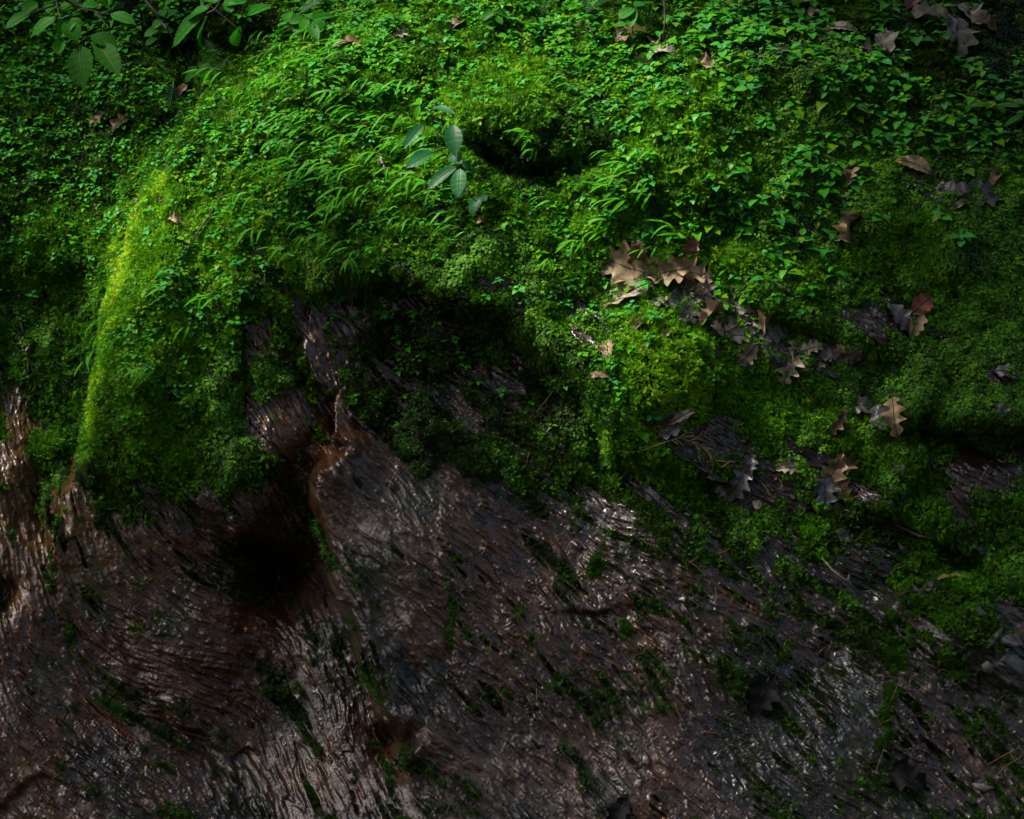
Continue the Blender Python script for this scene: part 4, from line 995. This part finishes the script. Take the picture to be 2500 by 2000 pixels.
for a in [(505,150,100,75,'dark fern frond hanging in the gap left of the ledge'),(440,105,60,80,'fern frond arching below the second broad-leaved branch'),(470,165,85,60,'short fern frond deep in the dark gap'),
          (690,40,200,80,'bluish fern frond above the pointed sapling'),(720,15,160,70,'fern frond at the top edge over the ledge'),(1215,15,80,70,'fern frond drooping at the top centre'),(1290,35,170,75,'fern frond among dim seedlings at the top'),(1165,10,120,60,'small fern frond left of the top centre one'),
          (1218,245,70,40,'small fern frond hanging over the mossy hollow'),(345,200,110,70,'dim fern frond at the dark gap left side')]: fern(*a)

# ------------------------------------------------------------------ unseen trees added to shade the bank and block sky (outside the picture)
M_LEAF = leaf_mat('shade_canopy_leaf', [(0.02, 0.07, 0.006), (0.04, 0.11, 0.008), (0.03, 0.09, 0.006)], None, 0.5, 0.3)
M_TRUNK = dead_mat('tree_bark', (0.05, 0.04, 0.03), 0.8)
def leaf_cloud(pts, size, r):
    n = len(pts); a = r.normal(0, 1, (n, 3)); a[:, 2] += 0.0; a /= np.linalg.norm(a, axis=1, keepdims=True)
    b = np.cross(a, r.normal(0, 1, (n, 3))); b /= np.linalg.norm(b, axis=1, keepdims=True); s_ = size * r.uniform(.6, 1.3, (n, 1))
    V = np.concatenate([pts - a * s_, pts + b * s_ * .45, pts + a * s_, pts - b * s_ * .45]).reshape(4, n, 3).transpose(1, 0, 2).reshape(-1, 3)
    return V, [(4 * k, 4 * k + 1, 4 * k + 2, 4 * k + 3) for k in range(n)]
def tree(base, height, centres, count, size, label, seed):
    r = np.random.default_rng(seed); root = link('added_shade_tree', None); root.location = base; root.empty_display_size = .3; tag(root, label, 'tree')
    b = Vector(base); tv, tf = tube([(0, 0, -.3), (.05, .03, height * .3), (-.04, .06, height * .6), (.03, 0, height)], .16, .05, 9); parts = [(tv, tf, None)]
    pts = []
    for (c, rad) in centres:
        c = Vector(c) - b; k = min(height * .95, max(height * .35, c.z - 1.2)); parts.append((*tube([(0, 0, k), ((c.x) * .5, (c.y) * .5, (k + c.z) * .5 + .2), c], .05, .012, 6), None))
        m = int(count * rad[0] * rad[1]); q = r.normal(0, 1, (m, 3)); q /= np.linalg.norm(q, axis=1, keepdims=True); q *= (r.random((m, 1)) ** .4) * np.array(rad); pts.append(q + np.array(c))
    link('trunk', mesh('tree_trunk', *join(parts), M_TRUNK, True), root)
    V_, F_ = leaf_cloud(np.concatenate(pts), size, r); link('crown', mesh('tree_crown', V_, F_, M_LEAF), root)
def up_sun(uu, vv, d):          # the spot d metres sunward of the bank at (uu, vv)
    pp, n_ = at1(uu, vv); return tuple(pp + SUN * d)
def shade(l):                   # boughs added sunward of the places to be shaded, clear of the picture
    out = []
    for uu, vv, r_ in l:
        z_ = at1(uu, vv)[0].z; out.append((up_sun(uu, vv, max(1.3, (1.25 - z_) / SUN.z + r_ * .6)), (r_, r_, r_ * .6)))
    return out
tree((2.9, .4, -1.4), 5.0, shade([(2380, 150, .36), (2400, 560, .34), (2330, 1010, .30), (2150, 1330, .24), (1820, 1620, .24), (1480, 1860, .24), (2000, 1600, .36), (1150, 1860, .26), (2300, 1400, .36), (1850, 330, .14), (2020, 700, .18)]) +
     [((1.6, -.8, 4.2), (1.4, 1.1, .6)), ((3.2, .2, 4.6), (1.5, 1.5, .7)), ((.9, 1.2, 4.6), (1.2, 1.0, .5))], 1300, .075, 'leafy tree added to shade the right and lower bank, outside the picture', 1)
tree((-3.4, -2.4, -2.2), 5.2, shade([(880, 1400, .24), (560, 1380, .28), (60, 1330, .30), (60, 1720, .34), (480, 1760, .34), (860, 1780, .34), (840, 800, .20), (980, 860, .15), (1180, 1190, .14), (880, 1080, .14)]), 1300, .075, 'leafy tree left of the creek added to shade the lower rock, outside the picture', 2)
tree((-2.9, 2.6, 1.6), 3.6, shade([(-60, -40, .30), (260, -90, .30), (570, -80, .22), (930, -90, .22), (1360, -70, .24), (1740, -10, .28), (2080, 0, .34), (120, 170, .18), (450, 130, .15), (-100, 500, .24)]), 2000, .075, 'leafy tree on top of the bank added to shade the crest, outside the picture', 3)
for k, (x_, y_, h_) in enumerate([(-9, -10, 8), (-4.5, -12, 10), (.5, -10.5, 9), (5, -12, 10), (9.5, -9.5, 8)]):  # unseen row added to keep low sky light off the bank
    tree((x_, y_, -2.2), h_, [((x_ + dx, y_ + dy, -2.2 + h_ * q), (1.9, 1.9, 1.5)) for dx, dy, q in [(0, 0, .95), (-1.2, .4, .7), (1.2, -.4, .72), (.3, 1, .5), (-.5, -.8, .45)]], 160, .22,
         'tall tree %s on the far creek side, added to block low sky behind the camera' % ['at the far left', 'left of the middle', 'in the middle', 'right of the middle', 'at the far right'][k], 10 + k)
for k, (x_, y_, cl) in enumerate([(3.6, -5.0, [(2.6, -3.6), (1.0, -5.2), (3.8, -6.2), (4.6, -3.2), (2.0, -7.4)]), (-3.0, -7.6, [(-1.2, -5.4), (-2.6, -7.2), (-4.4, -6.0), (-3.6, -8.6), (-.4, -7.8)])]):  # unseen crowns added overhead so the rock reflects only patches of sky
    tree((x_, y_, -2.2), 8.2, [((a_, b_, 5.0 + .5 * math.sin(a_ * 3 + b_)), (1.25, 1.2, .6)) for a_, b_ in cl], 190, .15, 'broad tree spreading over the creek %s, added to break up the sky behind the camera' % ['on the right', 'on the left'][k], 30 + k)

# ------------------------------------------------------------------ twigs, straws, needles
def wire(name, pts, r0, r1, mat, label, cat, group=None, out=.008, sides=5):
    P3 = [world(q[0], q[1], q[2] if len(q) > 2 else out) for q in pts]
    o = link(name, mesh(name, *tube([q - P3[0] for q in P3], r0, r1, sides), mat, True)); o.location = P3[0]
    return tag(o, label, cat, group)
wire('stick', [(1778,1074,.012),(1810,1082,.012),(1850,1094,.015),(1880,1102,.016),(1935,1128,.018),(2005,1142,.014),(2030,1150,.01)], .0016, .0036, M_WOOD, 'pale broken stick lying above the dark crevice', 'stick')
tw = wire('twig', [(1733,1178,.014),(1752,1200,.016),(1775,1218,.018),(1790,1228,.018),(1797,1240,.014)], .0020, .0030, M_WOOD, 'short forked grey twig on the dark rock', 'twig')
pt = world(1786,1222,.02); q2 = world(1788,1210,.03)
link('side_branch', mesh('twig_branch', *tube([pt - tw.location, q2 - tw.location], .0024, .0020, 5), M_WOOD), tw)
dt = wire('dead_twig', [(1352,950,.014),(1390,935,.02),(1430,922,.025),(1462,932,.025),(1495,955,.022),(1520,985,.018)], .0016, .0009, M_STRAW, 'dead conifer twig with bare side shoots on dark soil', 'twig')
for k in range(26):
    t = random.random() ** .8; ax = [(1400,932),(1430,922),(1462,932),(1495,955),(1520,985)]; q = min(3, int(t * 4)); b_ = np.array(ax[q]) * (1 - t * 4 + q) + np.array(ax[q + 1]) * (t * 4 - q)
    a = R(random.uniform(-70, 80)); l = random.uniform(18, 46); m_ = b_ + np.array((math.cos(a), math.sin(a))) * l * .5; e = b_ + np.array((math.cos(a + .3), math.sin(a + .3))) * l
    pts = [world(b_[0], b_[1], .024), world(m_[0], m_[1], .03), world(e[0], e[1], .022)]
    link('side_shoot', mesh('side_shoot', *tube([w_ - dt.location for w_ in pts], .0009, .0004, 4), M_STRAW), dt)
wire('litter_twig', [(1268,640,.02),(1310,628,.03),(1350,622,.034),(1385,610,.03)], .0011, .0007, M_DWOOD, 'thin dark twig across the pale pointed leaf', 'twig')
wire('litter_twig', [(1668,740,.03),(1672,780,.028),(1690,815,.022),(1704,832,.018)], .0012, .0008, M_WOOD, 'bent leaf stalk hanging off the litter edge', 'twig')
wire('vine_stem', [(470,405,.02),(450,438,.025),(430,470,.028),(405,505,.025),(385,530,.02),(378,555,.015)], .0022, .0014, M_DWOOD, 'brown bare vine running down the mossy nose', 'vine')
wire('dark_stem', [(1238,50,.05),(1252,80,.05),(1262,98,.03)], .0018, .0014, M_DSTEM, 'dark bare stem among top centre seedlings', 'stem')
wire('dark_stem', [(1398,0,.08),(1400,40,.07),(1396,90,.03)], .0020, .0016, M_DSTEM, 'dark upright stem at the top right of centre', 'stem')
wire('branch_stem', [(290,-20,.14),(330,30,.14),(370,90,.12),(395,150,.06)], .0026, .0016, M_DSTEM, 'dark leaning stem between the two broad-leaved branches', 'stem')
wire('stalk', [(1640,1065,.02),(1600,1010,.02)], .0006, .0004, M_STRAW, 'thin pale stalk over blue-grey leaves', 'stalk')
STR = [((650,520),(648,560),(640,600)),((668,515),(662,575),(655,640)),((752,548),(746,600),(738,668)),((742,540),(744,590),(736,640)),((716,556),(735,545),(752,530)),((800,590),(830,598),(866,606)),((700,575),(712,560),(716,600)),
 ((770,575),(772,610),(768,640)),((560,545),(556,590),(560,640)),((1130,868),(1160,830),(1190,790)),((1160,812),(1175,826),(1192,842)),((1035,820),(1042,790),(1048,765)),((1010,790),(1014,770),(1016,752)),((960,545),(975,552),(990,548))]
labs = name_each([s[0] for s in STR], 'dry straw')
for s, l in zip(STR, labs): wire('dry_straw', [(a, b, .012 + .01 * (k == 1)) for k, (a, b) in enumerate(s)], .0008, .0005, M_STRAW, l, 'straw', 'dry straws')
NEED = [((1490,1253),(1512,1270)),((1505,1258),(1530,1248)),((1985,1295),(2015,1340)),((2110,1205),(2145,1198)),((2140,1240),(2125,1280)),((1895,1430),(1865,1500)),((1860,1580),(1842,1640)),((1900,1605),(1925,1625)),((2080,1610),(2156,1570)),
 ((2090,1640),(2156,1590)),((1985,1650),(2015,1680)),((2050,1040),(2100,950)),((2060,900),(2095,850)),((2130,830),(2142,880)),((2000,780),(2015,815)),((1920,770),(1960,730)),((1620,800),(1625,850)),((1560,770),(1605,745)),((1870,1128),(1905,1105)),
 ((900,1505),(890,1560)),((940,1610),(975,1622)),((1000,1630),(1040,1640)),((985,1650),(1020,1690)),((935,1720),(950,1680)),((770,1490),(780,1460)),((1480,1540),(1520,1548)),((1700,1500),(1740,1512)),((1720,1380),(1740,1360)),((460,1000),(452,1030)),((380,985),(366,1010)),
 ((435,925),(420,960)),((635,1055),(642,1020)),((528,1560),(540,1520)),((620,1545),(612,1580)),((310,910),(325,890)),((280,1280),(300,1260)),((110,1640),(150,1628)),((1640,1290),(1680,1300)),((2000,1020),(2010,1060)),((1770,1000),(1800,950)),((1420,1480),(1440,1520)),((1130,1450),(1140,1490))]
for k in range(46):
    a = random.uniform(0, 2156); b = random.uniform(880, 1700); q = random.uniform(0, 6.28); l = random.uniform(14, 38); NEED.append(((a, b), (a + l * math.cos(q), b + l * math.sin(q))))
for k in range(34):
    a = random.uniform(1450, 2156); b = random.uniform(700, 1250); q = random.uniform(0, 6.28); l = random.uniform(16, 44); NEED.append(((a, b), (a + l * math.cos(q), b + l * math.sin(q))))
MARKS += [(1900,1110,'the pale broken stick'),(1770,1210,'the forked grey twig'),(2080,1320,'the grey boulder'),(620,1210,'the dark cave'),(430,1510,'the dark crack'),(1225,1285,'the small dark slot'),(830,1535,'the dark hole'),(760,1230,'the pinkish rock ridge'),
          (590,920,'the brown rock tongue'),(60,1150,'the ochre wet rock'),(950,1300,'the mossy seam'),(1060,1650,'the pale wet slab'),(350,1330,'the red rock bulge'),(1780,1400,'the layered rock block'),(1450,1250,'the mossy rock slope'),(100,1500,'the red rock corner')]
labs = name_each([s[0] for s in NEED], 'fallen needle')
for k, (s, l) in enumerate(zip(NEED, labs)):
    (a, b), (c, d) = s; mid = ((a + c) / 2 + random.gauss(0, 3), (b + d) / 2 + random.gauss(0, 3))
    wire('fallen_needle', [(a, b, .012), (*mid, .016), (c, d, .012)], .0006, .0004, M_ORN if k % 3 else M_STRAW, l, 'needle', 'fallen needles', sides=4)
# pale flecks: tiny fallen flower scales on the dark rock
def fleck_mesh():
    return mesh('pale_fleck', [(-.006, 0, 0), (0, -.0011, .001), (.006, 0, 0), (0, .0011, .001)], [(0, 1, 2, 3)], D['pale'])
fm = fleck_mesh(); FL = []
for k in range(60): FL.append((random.uniform(700, 2140), random.uniform(640, 1650)) if k % 3 else (random.uniform(760, 1200), random.uniform(640, 900)))
labs = name_each(FL, 'tiny pale fleck')
for (a, b), l in zip(FL, labs):
    o = link('pale_fleck', fm, None, place_dir(a, b, random.uniform(0, 360), .010, random.uniform(-20, 20)) @ Matrix.Scale(random.uniform(.6, 1.2), 4)); tag(o, l, 'fleck', 'pale flecks on the bank')
# small pine cone in the litter
v_, f_ = [], []
for k in range(12):
    for h in range(6):
        a = h * 1.047 + k * .52; t = k / 11; r = .0085 * math.sin(math.pi * (.12 + .8 * t)) ; c = Vector((r * math.cos(a), r * math.sin(a), .03 * t)); o_ = Vector((math.cos(a), math.sin(a), .7)) * .004; s_ = Vector((-math.sin(a), math.cos(a), 0)) * .003
        i = len(v_); v_ += [c - s_, c + s_, c + o_ + s_ * .4, c + o_ - s_ * .4]; f_.append((i, i + 1, i + 2, i + 3))
o = link('pine_cone', mesh('pine_cone', v_, f_, D['brown']), None, place_dir(1440, 592, 60, .03) @ Matrix.Rotation(R(80), 4, 'Y')); tag(o, 'small brown cone lying on the dark litter', 'cone')
# loose stones and bark chunk on the grey boulder
def stone(uu, vv, sx, sy, sz, ang, mat, label, name='stone', seed=1, lift=.004):
    import bmesh
    r = random.Random(seed); bm = bmesh.new()
    for k in range(26):
        q = Vector((r.gauss(0, 1), r.gauss(0, 1), r.gauss(0, 1))).normalized(); m_ = max(abs(q.x), abs(q.y), abs(q.z)); q = q * (.6 + .35 / m_)
        bm.verts.new((q.x * sx, q.y * sy, q.z * sz))
    h = bmesh.ops.convex_hull(bm, input=bm.verts); bmesh.ops.delete(bm, geom=[g_ for g_ in h['geom_interior'] if isinstance(g_, bmesh.types.BMVert)], context='VERTS')
    bmesh.ops.recalc_face_normals(bm, faces=bm.faces)
    m = bpy.data.meshes.new(name); bm.to_mesh(m); bm.free(); m.materials.append(mat)
    o = link(name, m, None, place_dir(uu, vv, ang, lift, r.uniform(-8, 8), r.uniform(-8, 8))); return tag(o, label, name.replace('_', ' '))
stone(2088,1345,.030,.008,.006,-42,M_BARK,'pale splintered bark chunk lying on the grey boulder','bark_chunk',1,.01)
stone(2066,1290,.013,.010,.005,20,M_STONE,'small grey stone above the bark chunk','stone',2)
stone(2130,1352,.022,.015,.006,30,M_STONE,'angular grey stone right of the bark chunk','stone',3)
stone(2135,1400,.034,.019,.007,35,M_STONE,'large flat grey stone at the right edge','stone',4)
stone(2080,1405,.014,.011,.006,60,M_STONE,'rounded grey stone under the bark chunk','stone',5)
stone(2068,1660,.024,.008,.006,15,M_STONE,'narrow grey stone low at the right','stone',6)
stone(1738,1495,.012,.009,.006,30,M_STONE,'small pale stone on the layered rock block','stone',7)
stone(1300,1520,.011,.007,.005,40,M_STONE,'pale pebble wedged in the wet lower rock','stone',8)
stone(1140,1568,.008,.006,.004,40,M_STONE,'white-grey pebble near the pale wet slab','stone',9)
print('triangles', sum(len(o.data.loop_triangles) if 0 else len(o.data.polygons) * 2 for o in S.objects if o.type == 'MESH'), 'objects', len(S.objects))
